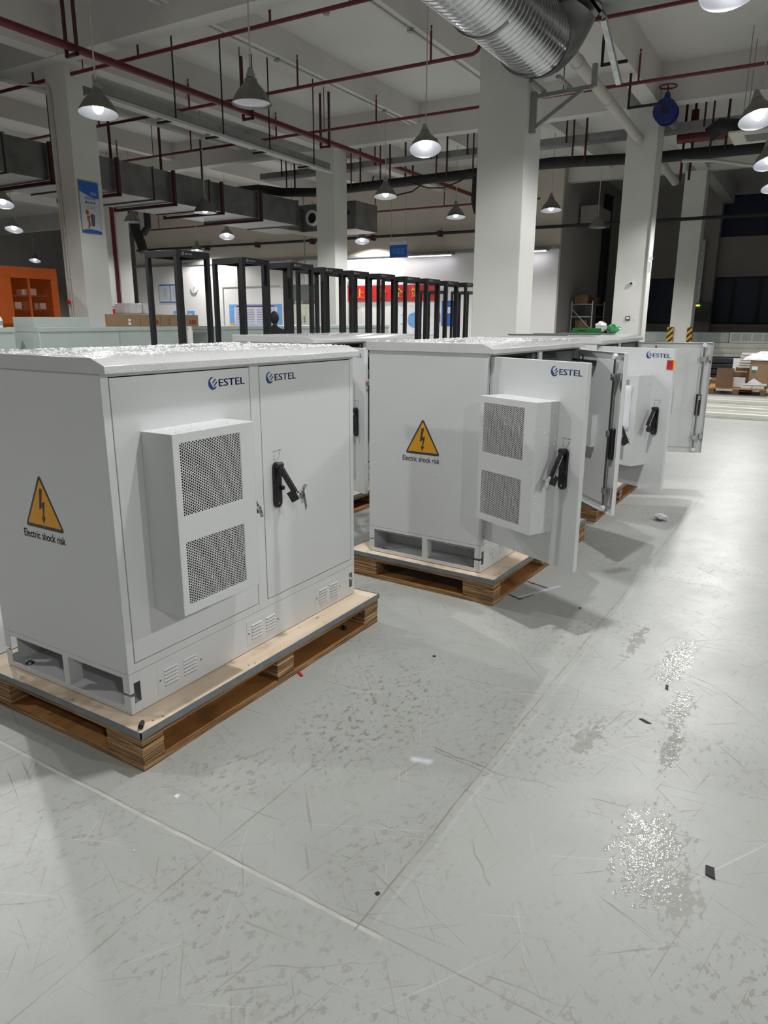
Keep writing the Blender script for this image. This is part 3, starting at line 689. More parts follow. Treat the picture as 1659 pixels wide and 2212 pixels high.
# ------------------------------------------------------------------ lamps
def lamp_mesh(T,on,drop,tilt):
    sh=MB(); sh.lathe([(.045,.33),(.085,.325),(.10,.27),(.13,.24),(.20,.16),(.255,.07),(.285,.012),(.29,0),(.286,-.004)],28,0); sh.lathe([(.286,-.004),(.28,.012),(.248,.07),(.193,.157),(.12,.235),(.09,.262),(.03,.27)],28,1)
    s=sh.build('shade',[M['lampsh'],M['reflector']],T); 
    m=MB(); m.lathe([(.001,.47),(.03,.465),(.045,.43),(.05,.40),(.06,.39),(.065,.36),(.045,.33)],16); m.build('socket',M['tray'],T)
    m=MB(); 
    if on: m.ball((0,0,.085),.08,14,9,0,(1,1,1.2))
    else: m.lathe([(.001,.0),(.12,.004),(.22,.010),(.282,.02)],24,0)
    m.build('bulb',M['bulb'] if on else M['glassoff'],T)
    m=MB(); m.tube([(0,0,.46),(0,0,drop)],.012,6); m.build('cord',M['cond'],T,rot=(0,0,0))
    return s
proto={}
for i,(x,y,on,tilt,lb) in enumerate(LAMPS):
    drop=1.985 if any(a<=y<=a+.27 for a in (-1.3,4.8,7.8)) else 2.485
    if x==13.13: drop=2.84
    elif any(a<=y<=a+.37 for a in (1.75,10.75,19.8)) or any(a<=x<=a+.37 for a in (8.2,16.85)): drop=1.685
    if any(a<=y<=a+.27 for a in (13.8,16.8,22.9)): drop=1.985
    if (on,drop) not in proto:
        T=empty('pendant_lamp'); lamp_mesh(T,on,drop,tilt); proto[(on,drop)]=T
    else: T=copy_tree(proto[(on,drop)])
    bx_,by_=bl(x,y); T.location=(bx_,by_,4.26 if (x,y)==(13.13,12.0) else 4.62); tag(T,lb,'lamp','high-bay pendant lamps')
    T.rotation_euler=(0,0,0)
    if tilt:
        for c_ in T.children:
            if not c_.name.startswith('cord'): c_.rotation_euler=(0,R(tilt)*.0,0); c_.rotation_euler=(R(-tilt*.8),R(tilt)*1.1,0)
    if on:
        L=bpy.data.lights.new('lamp_light','SPOT'); L.energy=LAMP_W*(.6 if (x,y)==(2.3,5.4) else 1); L.spot_size=R(158); L.spot_blend=.3; L.shadow_soft_size=.09; L.color=(1,.998,.985)
        lo=bpy.data.objects.new('lamp_light',L); COL.objects.link(lo); lo.parent=T; lo.location=(0,0,-.06)
# ------------------------------------------------------------------ pipes, trays and ducts under the ceiling
def BO(mb,name,mats,label,cat,group=None,parent=None,**k):
    o=mb.build(name,mats,parent,b=(parent is None),**k)
    if parent is None: tag(o,label,cat,group)
    return o
# main sprinkler pipe with its U hangers
T=tag(empty('sprinkler_main',(0,0,0),0,True),'thick dark red pipe crossing the ceiling from top left to the middle column','pipe')
m=MB(); m.tube([(-6,9.15,5.98),(4,9.3,5.98),(14.4,9.4,5.98),(24,9.45,5.98)],.064,12); m.build('pipe',M['red'],T)
for x in (3.2,7.4,11.9,14.9,19.5):
    m=MB(); y=9.2+.0175*x
    for dy in (-.13,.13): m.box(x-.025,y+dy-.02,5.84,x+.025,y+dy+.02,7.1)
    m.box(x-.025,y-.15,5.84,x+.025,y+.15,5.885); m.build('hanger',M['maroon'],T)
for k,(x,ya,yb,jog,lb) in enumerate(((5.55,-11,13.5,None,'thin dark red branch pipe nearest the viewer at the top left'),(8.62,2.4,16,4.1,'thin red branch pipe with a kink, crossing the top of the view'),
        (11.45,-11,17,3.75,'thin red branch pipe with a kink left of the thick white column'),(14.5,-11,18,None,'thin red branch pipe passing behind the thick white column'),(24.35,7,27,None,'thin red branch pipe close to the far wall'))):
    z=6.13 if k<4 else 5.72
    T=tag(empty('sprinkler_branch',(0,0,0),0,True),lb,'pipe','red sprinkler branch pipes')
    pts=[(x,ya,z+(.16 if jog else 0))]+([(x,jog-.22,z+.16),(x,jog-.04,z+.15),(x,jog,z+.10),(x,jog+.03,z+.04),(x,jog+.12,z)] if jog else [])+[(x,yb,z)]
    m=MB(); m.tube(pts,.034,8); m.build('pipe',M['red'],T)
    ys=[ya+.7+i*1.5 for i in range(int((yb-ya)/1.5))]
    for i,y in enumerate(ys):
        if y<-3 : continue
        zz=z+(.16 if jog and y<jog else 0)
        m=MB()
        if i%4==1: m.cyl((x,y,zz),(x,y,7.1),.011,6); m.build('hanger_rod',M['maroon'],T)
        elif i%2==0: m.cyl((x,y,zz),(x,y,zz+.5),.02,8); m.cyl((x,y,zz+.5),(x,y,zz+.56),.012,6); m.ball((x,y,zz+.57),.022,8,5); m.build('sprinkler_head',M['red'],T)
T=tag(empty('wall_pipe',(24.6,0,4.75),0,True),'dark horizontal pipe along the far wall above the white panels','pipe')
m=MB(); m.cyl((0,-10,0),(0,27.6-.0,.12),.055,10); m.build('pipe',M['pblack'],T)
for y in (8,11,14,17,20,23,26): m=MB(); m.box(-.06,y-.06,-.05,.2,y+.06,.16); m.build('clamp',M['maroon'],T)
# ceiling conduits and their boxes on the beams
for y,lb in ((4.93,'thin conduit with round boxes under the ceiling beam left of the thick column'),(7.93,'thin conduit with round boxes under the long ceiling beam above the lit lamp'),(-1.17,'thin conduit under the ceiling beam at the right edge')):
    T=tag(empty('conduit_run',(0,y,6.58),0,True),lb,'conduit','conduits under the ceiling beams')
    m=MB(); m.tube([(8.6,0,0),(16.8,0,0)],.018,6); m.tube([(.3,0,0),(8.15,0,0)],.018,6); m.build('conduit',M['cond'],T)
    for x in (3.2,7.35,11.09,15.24): m=MB(); m.cyl((x,0,-.04),(x,0,.02),.06,12); m.build('junction_box',M['tray'],T)
# long cable trough with light tubes
T=tag(empty('cable_trough',(0,0,0),0,True),'long pale cable trough on black rods running away behind the nearest lit lamp','cable tray')
m=MB(); a,b_=(7.2,8.72,5.16),(14.2,9.0,5.16); m.bar(a,b_,.34,.02,0); m.bar((7.2,8.55,5.23),(14.2,8.83,5.23),.015,.14,1); m.bar((7.2,8.89,5.23),(14.2,9.17,5.23),.015,.14,1); m.build('tray',[M['reflector'],M['tray']],T)
m=MB(); m.bar((7.2,8.50,5.10),(14.2,8.78,5.10),.09,.05,0); m.build('side_channel',M['cond'],T)
for x in (8.9,10.2,11.7,13.4):
    y=8.72+.04*(x-7.2); m=MB(); m.box(x-.02,y-.24,5.09,x+.02,y+.24,5.13); m.box(x-.012,y-.24,5.1,x+.012,y-.21,6.6) if False else m.box(x-.010,y-.245,5.1,x+.010,y-.225,7.099); m.build('bracket',M['pblack'],T)
# cable tray and black insulated pipe crossing at x=18
T=tag(empty('cable_tray',(18.0,0,5.92),0,True),'grey cable tray crossing the hall high up behind the columns','cable tray')
m=MB(); m.box(-.22,-11,0,.22,14,.02,0); m.box(-.23,-11,0,-.21,14,.16,0); m.box(.21,-11,0,.23,14,.16,0); m.build('tray',M['tray'],T)
for y in (.4,3.6,6.3,7.4,9.2,10.2,12.6):
    for dy in (0,.32,.5):
        m=MB(); m.cyl((-.26,y+dy,-.5 if dy<.4 else .0),(-.26,y+dy,1.18),.022 if dy else .028,6); m.build('hanger_rod',M['maroon'],T)
T=tag(empty('insulated_pipe',(18.0,0,5.4),0,True),'thick black insulated pipe crossing the hall behind the columns','pipe')
m=MB(); m.tube([(-.1,-11,-.06),(-.1,1.8,0),(-.1,4.5,.13),(-.1,7,.06),(-.1,12,.0),(-.1,13.2,.1),(-.1,14.2,.28),(-.1,17,.3)],.13,12); m.tube([(.15,-11,-.02),(.15,2,.05),(.15,6,.16),(.15,12,.04)],.09,10); m.build('pipe',M['pblack'],T)
m=MB(); m.tube([(-.1,6.6,.1),(-.1,6.6,-.2),(-.1,6.62,-.6),(-.1,6.55,-.9),(-.1,6.3,-.95)],.09,10); m.build('drop_pipe',M['pblack'],T)
m=MB(); m.tube([(-.1,11.2,0),(-.1,11.1,-.2),(-.1,11.1,-.6)],.10,10); m.build('drop_pipe',M['pblack'],T)
m=MB(); m.tube([(0,9.9,.3),(0,9.95,.15),(0,9.7,-.2),(0,9.3,-.3),(0,8.6,-.22),(0,8.2,0)],.022,6); m.build('loose_cable',M['pblack'],T)
m=MB(); m.tube([(-.2,8.6,0),(-.2,8.0,-.2),(-.2,7.5,-.24),(-.2,7.0,-.1),(-.2,6.8,.0)],.02,6); m.build('loose_cable',M['pblack'],T)
# cream drain pipes
for a,b_,r,lb in (((9.2,1.82,5.63),(16.8,2.1,5.6),.10,'cream drain pipe running from the duct bracket to the second white column'),((17.5,2.14,5.72),(23.0,2.35,5.66),.11,'cream drain pipe between the second and third white columns')):
    m=MB(); m.cyl(a,b_,r,14); 
    for t in (.25,.55,.97): p=Vector(a).lerp(Vector(b_),t); q=Vector(a).lerp(Vector(b_),t+.02); m.cyl(p,q,r*1.12,14)
    BO(m,'drain_pipe',M['cond'],lb,'pipe','cream drain pipes')
m=MB(); pr=[(17.72,1.3,5.24),(17.72,.6,5.18),(17.72,-.2,5.0),(17.72,-1,4.86),(17.72,-2.5,4.75)]; m.tube(pr,.035,8); BO(m,'hose',M['cond'],'pale hose sagging to the right from the black pipe','hose')
# rectangular duct with maroon frames
T=tag(empty('rectangular_duct',(0,0,0),0,True),'big rectangular galvanized duct running left above the black racks','duct')
m=MB(); 
for i,x in enumerate([-4,-2,0,2,4,6,7.9,9.8,11.7,13.6,15.5]): 
    m.box(x,12.3,4.42,x+1.97,14.3,5.12)
    m.box(x+1.93,12.27,4.39,x+1.97,14.33,5.15)
m.build('duct_body',M['galv'],T)
for x in (7.0,8.9,10.6,12.3,14.0,15.6):
    m=MB(); m.box(x-.035,12.16,4.33,x+.035,14.4,4.40); m.box(x-.035,12.16,4.33,x+.035,12.24,5.14); m.box(x-.02,14.36,4.33,x+.02,14.42,7.1); m.build('frame',M['maroon'],T)
m=MB(); m.box(7.2,12.15,4.46,7.5,12.27,5.22); m.ball((7.35,12.1,4.9),.12,10,6,0,(.8,.5,1.4)); m.build('damper_box',M['tray'],T)
T=tag(empty('air_handler',(19.0,12.3,4.4),0,True),'grey air handling box with a round port at the end of the duct','air handler')
m=MB(); m.box(-.1,-1.2,0,1.2,1.4,.85); m.box(-1.5,.9,.0,-.1,2.0,.72); m.build('casing',M['galv'],T,bevel=.02)
m=MB(); m.lathe([(.16,0),(.24,0),(.24,.1),(.17,.1),(.16,0)],20); m.build('round_port',M['white'],T,(-.11,.45,.42),rot=(0,R(-90),0))
m=MB(); m.tube([(0,0,0),(.02,0,.1)],.13,16); m.build('port_opening',M['dark'],T,(-.1,.45,.42),rot=(0,R(-90),0))
m=MB(); m.cyl((-.12,-.9,.5),(-.1,-.9,.5),.07,12); m.build('gauge',M['pblack'],T)
# spiral duct by the thick column
T=tag(empty('spiral_duct',(0,0,0),0,True),'large shiny spiral ventilation duct on a wall bracket at the thick white column','duct')
def spiral(pts,r,ring,name,mat,parent):
    m=MB(); P=[Vector(p) for p in pts]; out=[];rs=[]
    for i in range(len(P)-1):
        L=(P[i+1]-P[i]).length; n=max(2,int(L/ring)*8)
        for j in range(n): out.append(P[i].lerp(P[i+1],j/n)); rs.append(r+(.005 if j%8==0 else 0))
    out.append(P[-1]); rs.append(r); m.tube(out,r,36,0,rs); return m.build(name,mat,parent)
M['spiral']=paint('spiral_galvanized',(.62,.64,.66),.2,1,.1,8,.35,9)
spiral([(2.0,1.62,5.02),(8.1,1.48,5.0)],.42,.1,'main_run',M['spiral'],T)
for x in (4.4,6.55,8.0): m=MB(); m.cyl((x-.03,1.535,5.01),(x+.03,1.535,5.01),.437,36); m.build('joint_band',M['galv'],T)
m=MB(); pts=[(8.1+.45*math.sin(t),1.48-.24*(1-math.cos(t)),5.0+.46*(1-math.cos(t))) for t in [R(i*9) for i in range(11)]]; m.tube(pts,.42,36,0,[.42-.006*i+(.008 if i in (0,10) else 0) for i in range(11)]); m.build('elbow',M['galv'],T)
m=MB(); m.cyl((8.55,1.24,5.40),(8.55,1.24,5.75),.40,36,r2=.31); m.cyl((8.55,1.24,5.72),(8.55,1.24,5.78),.33,36); m.cyl((8.55,1.24,5.7),(8.55,1.24,7.098),.30,36); m.build('riser',M['galv'],T)
m=MB(); m.box(8.35,-8,5.42,8.95,.92,5.86); m.box(8.33,.88,5.40,8.97,.93,5.88); m.build('branch_duct',M['galv'],T)
m=MB(); m.bar((8.75,.86,5.30),(9.9,.90,4.86),.07,.02); m.bar((8.75,.83,5.33),(9.9,.87,4.89),.012,.07);m.bar((8.75,.89,5.33),(9.9,.93,4.89),.012,.07)

m.build('perforated_channel',M['zinc'],T)
m=MB(); m.box(8.66,1.66,4.08,8.72,1.735,4.58); m.bar((8.69,1.7,4.52),(8.69,.9,4.54),.05,.05); m.box(8.66,.87,4.53,8.72,.93,4.80); m.bar((8.69,1.68,4.14),(8.69,1.05,4.52),.04,.05)
m.box(8.2,1.2,4.56,8.74,1.25,4.6); m.box(8.2,1.55,4.56,8.74,1.6,4.6); m.build('wall_bracket',M['tray'],T)
# L-shaped black hangers
for (x,ya,yb,z0,lb) in ((12.0,1.74,1.32,5.76,'black L-shaped hanger right of the spiral duct'),(14.5,1.85,1.25,5.68,'black L-shaped hanger beside the blue valve')):
    m=MB(); m.box(x-.02,ya-.02,z0,x+.02,ya+.02,6.75); m.box(x-.02,yb,z0,x+.02,ya,z0+.045); BO(m,'ceiling_hanger',M['pblack'],lb,'hanger','black L-shaped hangers')
# blue valve
T=tag(empty('gate_valve',(16.4,1.5,6.0),0,True),'blue valve with a hand wheel on top of the second white column','valve')
m=MB(); m.cyl((-.12,0,-.0),(.12,0,0),.20,16); m.cyl((0,0,0),(0,0,.38),.13,14,r2=.05); m.cyl((-.16,0,0),(-.12,0,0),.25,16); m.cyl((.12,0,0),(.16,0,0),.25,16); m.cyl((-.2,0,0),(-.16,0,0),.06,12,1); m.build('valve_body',[M['valve'],M['pblack']],T)
m=MB(); m.tube([(.18*math.cos(R(i*30)),.18*math.sin(R(i*30)),.5) for i in range(13)],.016,6); m.cyl((0,0,.36),(0,0,.5),.015,8); m.bar((-.18,0,.5),(.18,0,.5),.02,.02); m.build('hand_wheel',M['red'],T)
m=MB(); m.cyl((.2,0,0),(1.2,.02,.0),.10,14); m.build('pipe_stub',M['tray'],T)
T=tag(empty('alarm_valve',(18.6,1.1,5.95),0,True),'dark red pipe fitting above the black pipe right of the second column','valve')
m=MB(); m.cyl((0,-.6,0),(0,.5,0),.16,14); m.ball((0,-.9,.05),.19,12,8); m.cyl((0,.15,.0),(0,.15,.55),.09,12); m.build('fitting',M['red'],T)
m=MB(); 
for y in (.35,.15): m.cyl((0,y,-1.0),(0,y,.9),.03,8)
m.build('riser_pipe',M['maroon'],T)
# ceiling cassette
T=tag(empty('ceiling_cassette',(15.9,-.55,5.2),0,True),'cream ceiling cassette unit with grille hanging at the right edge','air conditioner')
m=MB(); m.box(-.55,-.6,0,.55,.62,.05); m.box(-.42,-.42,.05,.42,.42,.32,1); m.build('panel',[M['cream'],M['tray']],T,bevel=.01)
m=MB(); m.box(-.3,-.35,-.006,.3,.35,.0)
for i in range(12): m.box(-.3,-.34+i*.057,-.014,.3,-.325+i*.057,-.006)
m.build('grille',M['tray'],T)
for (x,y) in ((-.4,.4),(.4,.4),(-.4,-.4),(.4,-.4)): m=MB(); m.cyl((x,y,.3),(x,y,1.9),.008,6); m.build('hanger_rod',M['tray'],T)
m=MB(); m.tube([(.3,1.1,.2),(.3,.9,.35),(.3,.6,.3),(.2,.3,.25)],.16,12); m.build('black_hose',M['pblack'],T)
# pipes on the poster column
m=MB(); m.tube([(8.1,11.8,5.95),(8.45,11.44,5.95),(8.45,11.40,5.85),(8.45,11.40,2.0),(8.45,11.38,1.5)],.02,6)
for z in (5.2,4.2,3.2,2.4): m.box(8.43,11.37,z,8.48,11.43,z+.03)
BO(m,'conduit',M['cond'],'thin conduit running down the left face of the poster column','conduit')
T=tag(empty('valve_wheel',(8.43,11.40,1.95),0,True),'small red valve knob on the conduit of the poster column','valve')
m=MB(); m.cyl((-.05,0,0),(-.08,0,0),.045,12); m.cyl((-.05,0,0),(.05,0,0),.015,8); m.build('knob',M['redb'],T)
# poster
T=tag(empty('poster',(8.53,10.93,3.29),0,True),'tall blue and white cleaning poster with an orange figure on the left column','poster')
m=MB(); w,h=.45,.96; m.box(-.01,0,-.01,w+.01,.012,h+.01); m.build('frame',M['tray'],T)
m=MB(); y=-.001; m.add([(0,y,0),(w,y,0),(w,y,h),(0,y,h)],[(0,1,2,3)],0); y=-.002
cur=[(w*i/10,h*(.80-.115*math.sin(i/10*1.5))) for i in range(11)]
m.add([(a,y,b_) for a,b_ in cur]+[(w,y,h),(0,y,h)],[tuple(range(13))],1)
cur=[(w*i/10,h*(.045+.03*math.sin(i/10*PI))) for i in range(11)]; m.add([(w,y,0),(0,y,0)][::-1]+[(a,y,b_) for a,b_ in cur[::-1]],[tuple(range(13))],1)
y=-.003; U=(1,0,0);V=(0,0,1)
addtext(m,'清扫',(.25,y,.715),U,V,.065,.14,2); addtext(m,'清除垃圾',(.11,y,.625),U,V,.055,.25,1,embolden=.001); addtext(m,'美化环境',(.11,y,.545),U,V,.055,.25,1,embolden=.001)
for a,b_,z in ((.1,.36,.49),(.14,.34,.46)): 
    for k in range(int((b_-a)/.016)): m.add([(a+k*.016,y,z),(a+k*.016+.011,y,z),(a+k*.016+.011,y,z+.012),(a+k*.016,y,z+.012)],[(0,1,2,3)],3)
m.build('print',[M['posterw'],M['bluep'],M['posterw'],M['txtgrey']],T,smooth=False)
m=MB(); y=-.004
def disc(cx,cz,rx,rz,mi,n=16): m.add([(cx+rx*math.cos(2*PI*i/n),y,cz+rz*math.sin(2*PI*i/n)) for i in range(n)],[tuple(range(n))],mi)
disc(.14,.385,.04,.05,0); disc(.155,.28,.03,.055,0)
for P in ([(.14,.25),(.19,.24),(.20,.14),(.17,.14)],[(.16,.25),(.18,.25),(.165,.10),(.135,.10)],[(.15,.30),(.16,.32),(.23,.31),(.23,.29)],[(.125,.09),(.17,.09),(.17,.11),(.135,.11)],[(.17,.13),(.22,.125),(.21,.145),(.18,.15)]): m.add([(a,y,b_) for a,b_ in P],[(0,1,2,3)],0)
y=-.0045; m.add([(a,y,b_) for a,b_ in [(.225,.135),(.30,.135),(.315,.345),(.29,.36),(.235,.365),(.21,.35)]],[tuple(range(6))],1)
m.build('picture',[M['orange'],M['equip']],T,smooth=False)
# devices on the second column
def dev(name,label,cat,loc,fn):
    T=tag(empty(name,loc,0,True),label,cat); fn(T); return T
def f1(T): m=MB(); m.cyl((0,0,0),(-.05,0,0),.05,16); m.cyl((-.05,0,0),(-.07,0,0),.028,12,1); m.build('bell',[M['white'],M['maroon']],T)
dev('alarm_bell','small round red and white alarm on the second white column','alarm',(16.85,2.0,2.48),f1)
def f2(T): m=MB(); m.box(-.03,-.05,-.05,0,.05,.05,0); m.box(-.033,-.035,-.02,-.03,.035,.035,1); m.build('call_point',[M['maroon'],M['white']],T,bevel=.004)
dev('fire_call_point','dark red square fire call point low on the second white column','alarm',(16.85,2.02,1.68),f2)
def f3(T):
    m=MB(); m.box(-.04,-.05,-.12,.04,.05,.12); m.build('housing',M['white'],T,bevel=.01)
    for z in (.17,.17): pass
    for y in (-.04,.05): m=MB(); m.cyl((-.05,y,.19),(.02,y,.17),.045,12,r2=.03); m.build('lamp_head',M['white'],T)
dev('emergency_light','white twin-head emergency light on the right edge of the second column','emergency light',(16.95,1.66,2.85),f3)
m=MB(); m.tube([(16.83,1.68,1.2),(16.83,1.68,2.7),(16.83,1.67,6.2)],.02,6); BO(m,'conduit',M['cond'],'thin conduit up the right edge of the second column','conduit')
for y0,y1,lb in ((2.3,2.50,'black and yellow striped corner guard on the left of the far column'),(1.70,1.86,'black and yellow striped corner guard on the right of the far column')):
    m=MB(); m.box(25.08,y0,.5,25.3 if y0<2 else 25.14,y1,1.42); BO(m,'corner_guard',M['hazard'],lb,'corner guard','striped corner guards')
# red standpipe at the column behind the first rack
T=tag(empty('standpipe',(16.8,20.1,0),0,True),'vertical red pipe down the column left of the first black rack','pipe')
m=MB(); m.cyl((-.12,-.36,1.6),(-.12,-.36,6.3),.09,12); m.build('pipe',M['red'],T); m=MB(); m.box(-.35,-.5,.3,.0,.25,1.95); m.build('hydrant_box',M['redb'],T)
m=MB(); m.tube([(-.1,.55,1.6),(-.1,.55,2.05),(-.1,-.5,2.05)],.03,8); m.build('grey_pipe',M['tray'],T)
m=MB(); m.tube([(-.1,-.45,2.0),(-.1,-.45,6.3)],.03,8); m.build('grey_pipe',M['cond'],T)
# wrapped black duct hanging by that column
m=MB(); m.tube([(17.2,19.3,6.58),(17.2,19.3,5.2),(17.2,19.2,4.6),(17.2,19.0,4.2),(17.2,18.9,3.9)],.17,12); m.tube([(17.2,18.6,5.2),(17.2,18.6,4.7),(17.2,18.85,4.5)],.12,10); BO(m,'flexible_duct',M['pblack'],'black flexible duct hanging beside the column above the first rack','duct')
# ------------------------------------------------------------------ far wall
XW=24.78
def panel(name,label,cat,y0,y1,z0,z1,mats,fn=None,th=.02,group=None):
    T=tag(empty(name,(XW,(y0+y1)/2,z0),0,True),label,cat,group); w=(y1-y0)/2; h=z1-z0
    m=MB(); m.box(-th,-w,0,0,w,h); m.build('board',mats[0],T)
    if fn: 
        m=MB(); fn(m,w,h,-th-.003); m.build('print',mats[1:],T,smooth=False)
    return T
def rect(m,x,a,b_,c,d,mi): m.add([(x,-a,c),(x,-b_,c),(x,-b_,d),(x,-a,d)],[(0,1,2,3)],mi)   # a,b measured to the viewer's right
Uw=(0,-1,0);Vw=(0,0,1)
def pr_notice(m,w,h,x):
    rect(m,x,-w,w,h*.93,h,0); rect(m,x,-w,w,0,h*.05,0); rect(m,x,-.02,.02,0,h,0)
    for s in (-1,1):
        for k in range(7): a=s*w*.5; rect(m,x,a-w*.22,a+w*.22,h*(.8-k*.1),h*(.82-k*.1),1)
panel('notice_board','white notice board with blue edges on the far wall behind the first rack','notice board',24.95,26.42,2.40,3.25,[M['posterw'],M['bluep'],M['txtgrey']],pr_notice)
T=tag(empty('wall_clock',(XW,24.07,3.02),0,True),'round white wall clock seen through the first black rack','clock')
m=MB(); m.cyl((0,0,0),(-.05,0,0),.22,24,0); m.cyl((-.05,0,0),(-.055,0,0),.195,24,1); m.build('face',[M['cream'],M['paper']],T)
m=MB(); m.bar((-.06,0,0),(-.06,-.07,.08),.012,.012); m.bar((-.06,0,0),(-.06,.03,-.14),.012,.012); m.build('hands',M['ink'],T)
for i,(y,lb) in enumerate(((25.3,'small pale blue picture above the cartons, left of two'),(24.4,'small pale blue picture above the cartons, right of two'))):
    panel('picture_card',lb,'picture',y-.24,y+.24,1.72,2.0,[M['sky'],M['posterw']],lambda m,w,h,x:rect(m,x,-w*.6,w*.3,h*.3,h*.55,0),group='pale blue pictures on the far wall')
def pr_info(m,w,h,x):
    rect(m,x,-w*.8,w*.85,h*.05,h*.86,0); rect(m,x-.001,-w*.7,w*.75,h*.88,h*.94,1)
    for c in range(4):
        a=-w*.72+c*w*.4
        for k in range(9): rect(m,x-.001,a,a+w*.3,h*(.76-k*.08),h*(.78-k*.08),2 if k%3 else 1)
    rect(m,x-.001,-w,-w*.82,0,h*.12,3)
panel('information_board','sky blue information board with columns of small print behind the second rack','notice board',18.85,21.92,1.33,2.28,[M['sky'],M['posterw'],M['redtxt'],M['bluep'],M['gold']],pr_info)
panel('poster','narrow orange poster right of the sky blue board','poster',18.05,18.45,1.35,2.32,[M['orange'],M['redb']],lambda m,w,h,x:rect(m,x,-w*.6,w*.6,h*.55,h*.8,0))
m=MB(); 
for (y0,y1,z0,z1) in ((18.9,22.3,3.04,3.07),(22.27,22.3,1.3,3.05)): m.box(XW-.02,y0,z0,XW+.01,y1,z1)
m.build('trim_3',M['cond'],b=True)['kind']='structure'
m=MB(); m.box(24.4,17.9,0,24.8,18.2,4.1); m.build('column',M['walld'],b=True)['kind']='structure'
T=tag(empty('display_screen',(24.3,17.15,2.4),0,True),'black display screen hanging by the far wall behind the second rack','screen')
m=MB(); m.box(-.05,-.65,0,.05,.7,.66); m.build('screen',M['equip'],T,bevel=.01); m=MB(); m.cyl((0,0,.6),(0,0,4.69),.03,8); m.build('pole',M['tray'],T)
# red banner
T=tag(empty('banner',(XW-.05,14.2,2.36),0,True),'long red banner with golden Chinese characters on the far wall','banner')
m=MB(); N=60; vs=[];
for i in range(N+1):
    y=3.1-i*(6.25/N); vs+=[(-.01+.02*math.sin(i*.7),y,0),(-.01+.02*math.sin(i*.7+.4),y,.62)]
m.add(vs,[(2*i,2*i+2,2*i+3,2*i+1) for i in range(N)]); m.build('cloth',M['redb'],T); m=MB()
for ch,px in (('质',3.0),('量',2.2),('至',1.45),('上',.62),('安',-.42),('全',-1.22),('第',-1.98),('一',-2.75)):
    if ch=='一': m.add([(-.045,-2.6,.27),(-.045,-2.97,.27),(-.045,-2.97,.33),(-.045,-2.6,.33)],[(0,1,2,3)])
    else: addtext(m,ch,(-.045,px,.14),Uw,Vw,.36,.36,embolden=.012)
m.build('characters',M['gold'],T,smooth=False)
def pr_wb(m,w,h,x):
    for k in range(3):
        for c in range(4): rect(m,x,-w*.85+c*w*.45,-w*.6+c*w*.45,h*(.88-k*.28),h*(.90-k*.28),0 if (k+c)%2 else 1)
    m.add([(x,.1+.3*math.cos(t),h*.45+.3*math.sin(t)) for t in [2*PI*i/16 for i in range(16)]],[tuple(range(16))],2)
panel('whiteboard','white planning board under the red banner, seen between the middle racks','whiteboard',11.15,12.9,1.05,2.30,[M['paper'],M['gold'],M['txtgrey'],M['sky']],pr_wb)
panel('poster','blue poster right of the planning board behind the small racks','poster',10.35,10.9,1.4,2.35,[M['bluep'],M['posterw']],lambda m,w,h,x:rect(m,x,-w*.7,w*.7,h*.5,h*.75,0))
panel('framed_notice','small red-framed notice under the left part of the red banner','notice',16.2,16.62,1.88,2.3,[M['redb'],M['posterw']],lambda m,w,h,x:rect(m,x,-w*.75,w*.75,h*.1,h*.9,0))
panel('framed_notice','small red-framed notice beside the planning board','notice',10.98,11.14,1.55,1.9,[M['redb'],M['posterw']],lambda m,w,h,x:rect(m,x,-w*.7,w*.7,h*.1,h*.9,0))
T=tag(empty('hanging_sign',(22.5,11.6,3.82),0,True),'small blue hanging sign with white characters above the racks','sign')
m=MB(); m.box(0,-.36,0,.02,.36,.55); m.build('board',M['bluep'],T); m=MB(); m.add([(-.004,.36,.43),(-.004,-.36,.43),(-.004,-.36,.55),(-.004,.36,.55)],[(0,1,2,3)],1); addtext(m,'样品区',(-.004,.27,.12),Uw,Vw,.2,.54); m.build('characters',[M['sky'],M['posterw']],T,smooth=False)
for dy in (-.3,.3): m=MB(); m.cyl((.01,dy,.55),(.01,dy,3.275),.006,5); m.build('wire',M['tray'],T)
for y0,y1,lb in ((16.3,17.86,'pale green steel locker behind the third rack'),(14.95,15.85,'pale green steel locker with handle behind the fifth rack')):
    T=tag(empty('steel_locker',(24.2,(y0+y1)/2,0),0,True),lb,'locker','pale green lockers at the far wall'); w=(y1-y0)/2
    m=MB(); m.box(0,-w,0,.5,w,2.25); m.build('carcass',M['locker'],T,bevel=.01)
    for s in (-1,1): m=MB(); m.box(-.02,min(s*.01,s*(w-.02)),.1,0,max(s*.01,s*(w-.02)),2.2); m.build('door',M['locker'],T,bevel=.005)
    m=MB(); m.box(-.06,.03,1.5,-.02,.09,1.75); m.build('handle',M['tray'],T)
for y0,y1,lb in ((10.4,12.3,'lit tube light above the red banner on the far wall'),(6.7,8.2,'lit tube light at the right end of the white wall')):
    T=tag(empty('tube_light',(24.5,(y0+y1)/2,4.0),0,True),lb,'lamp','tube lights along the far wall'); w=(y1-y0)/2
    m=MB(); m.box(-.05,-w,.03,.28,w,.07); m.build('fitting',M['tray'],T); m=MB(); m.cyl((0,-w+.03,0),(0,w-.03,0),.018,10); m.build('tube',M['tubeon'],T)
    L=bpy.data.lights.new('tube_glow','AREA'); L.shape='RECTANGLE'; L.size=.05; L.size_y=2*w-.1; L.energy=TUBE_W; L.color=(.93,.9,1); lo=bpy.data.objects.new('tube_glow',L); COL.objects.link(lo); lo.parent=T; lo.location=(0,0,-.03)
T=tag(empty('security_camera',(24.6,15.1,3.3),0,True),'small dark camera above the racks on the white wall','camera'); m=MB(); m.ball((0,0,0),.09,12,8); m.cyl((0,0,0),(.15,0,.12),.02,8); m.build('housing',M['equip'],T)
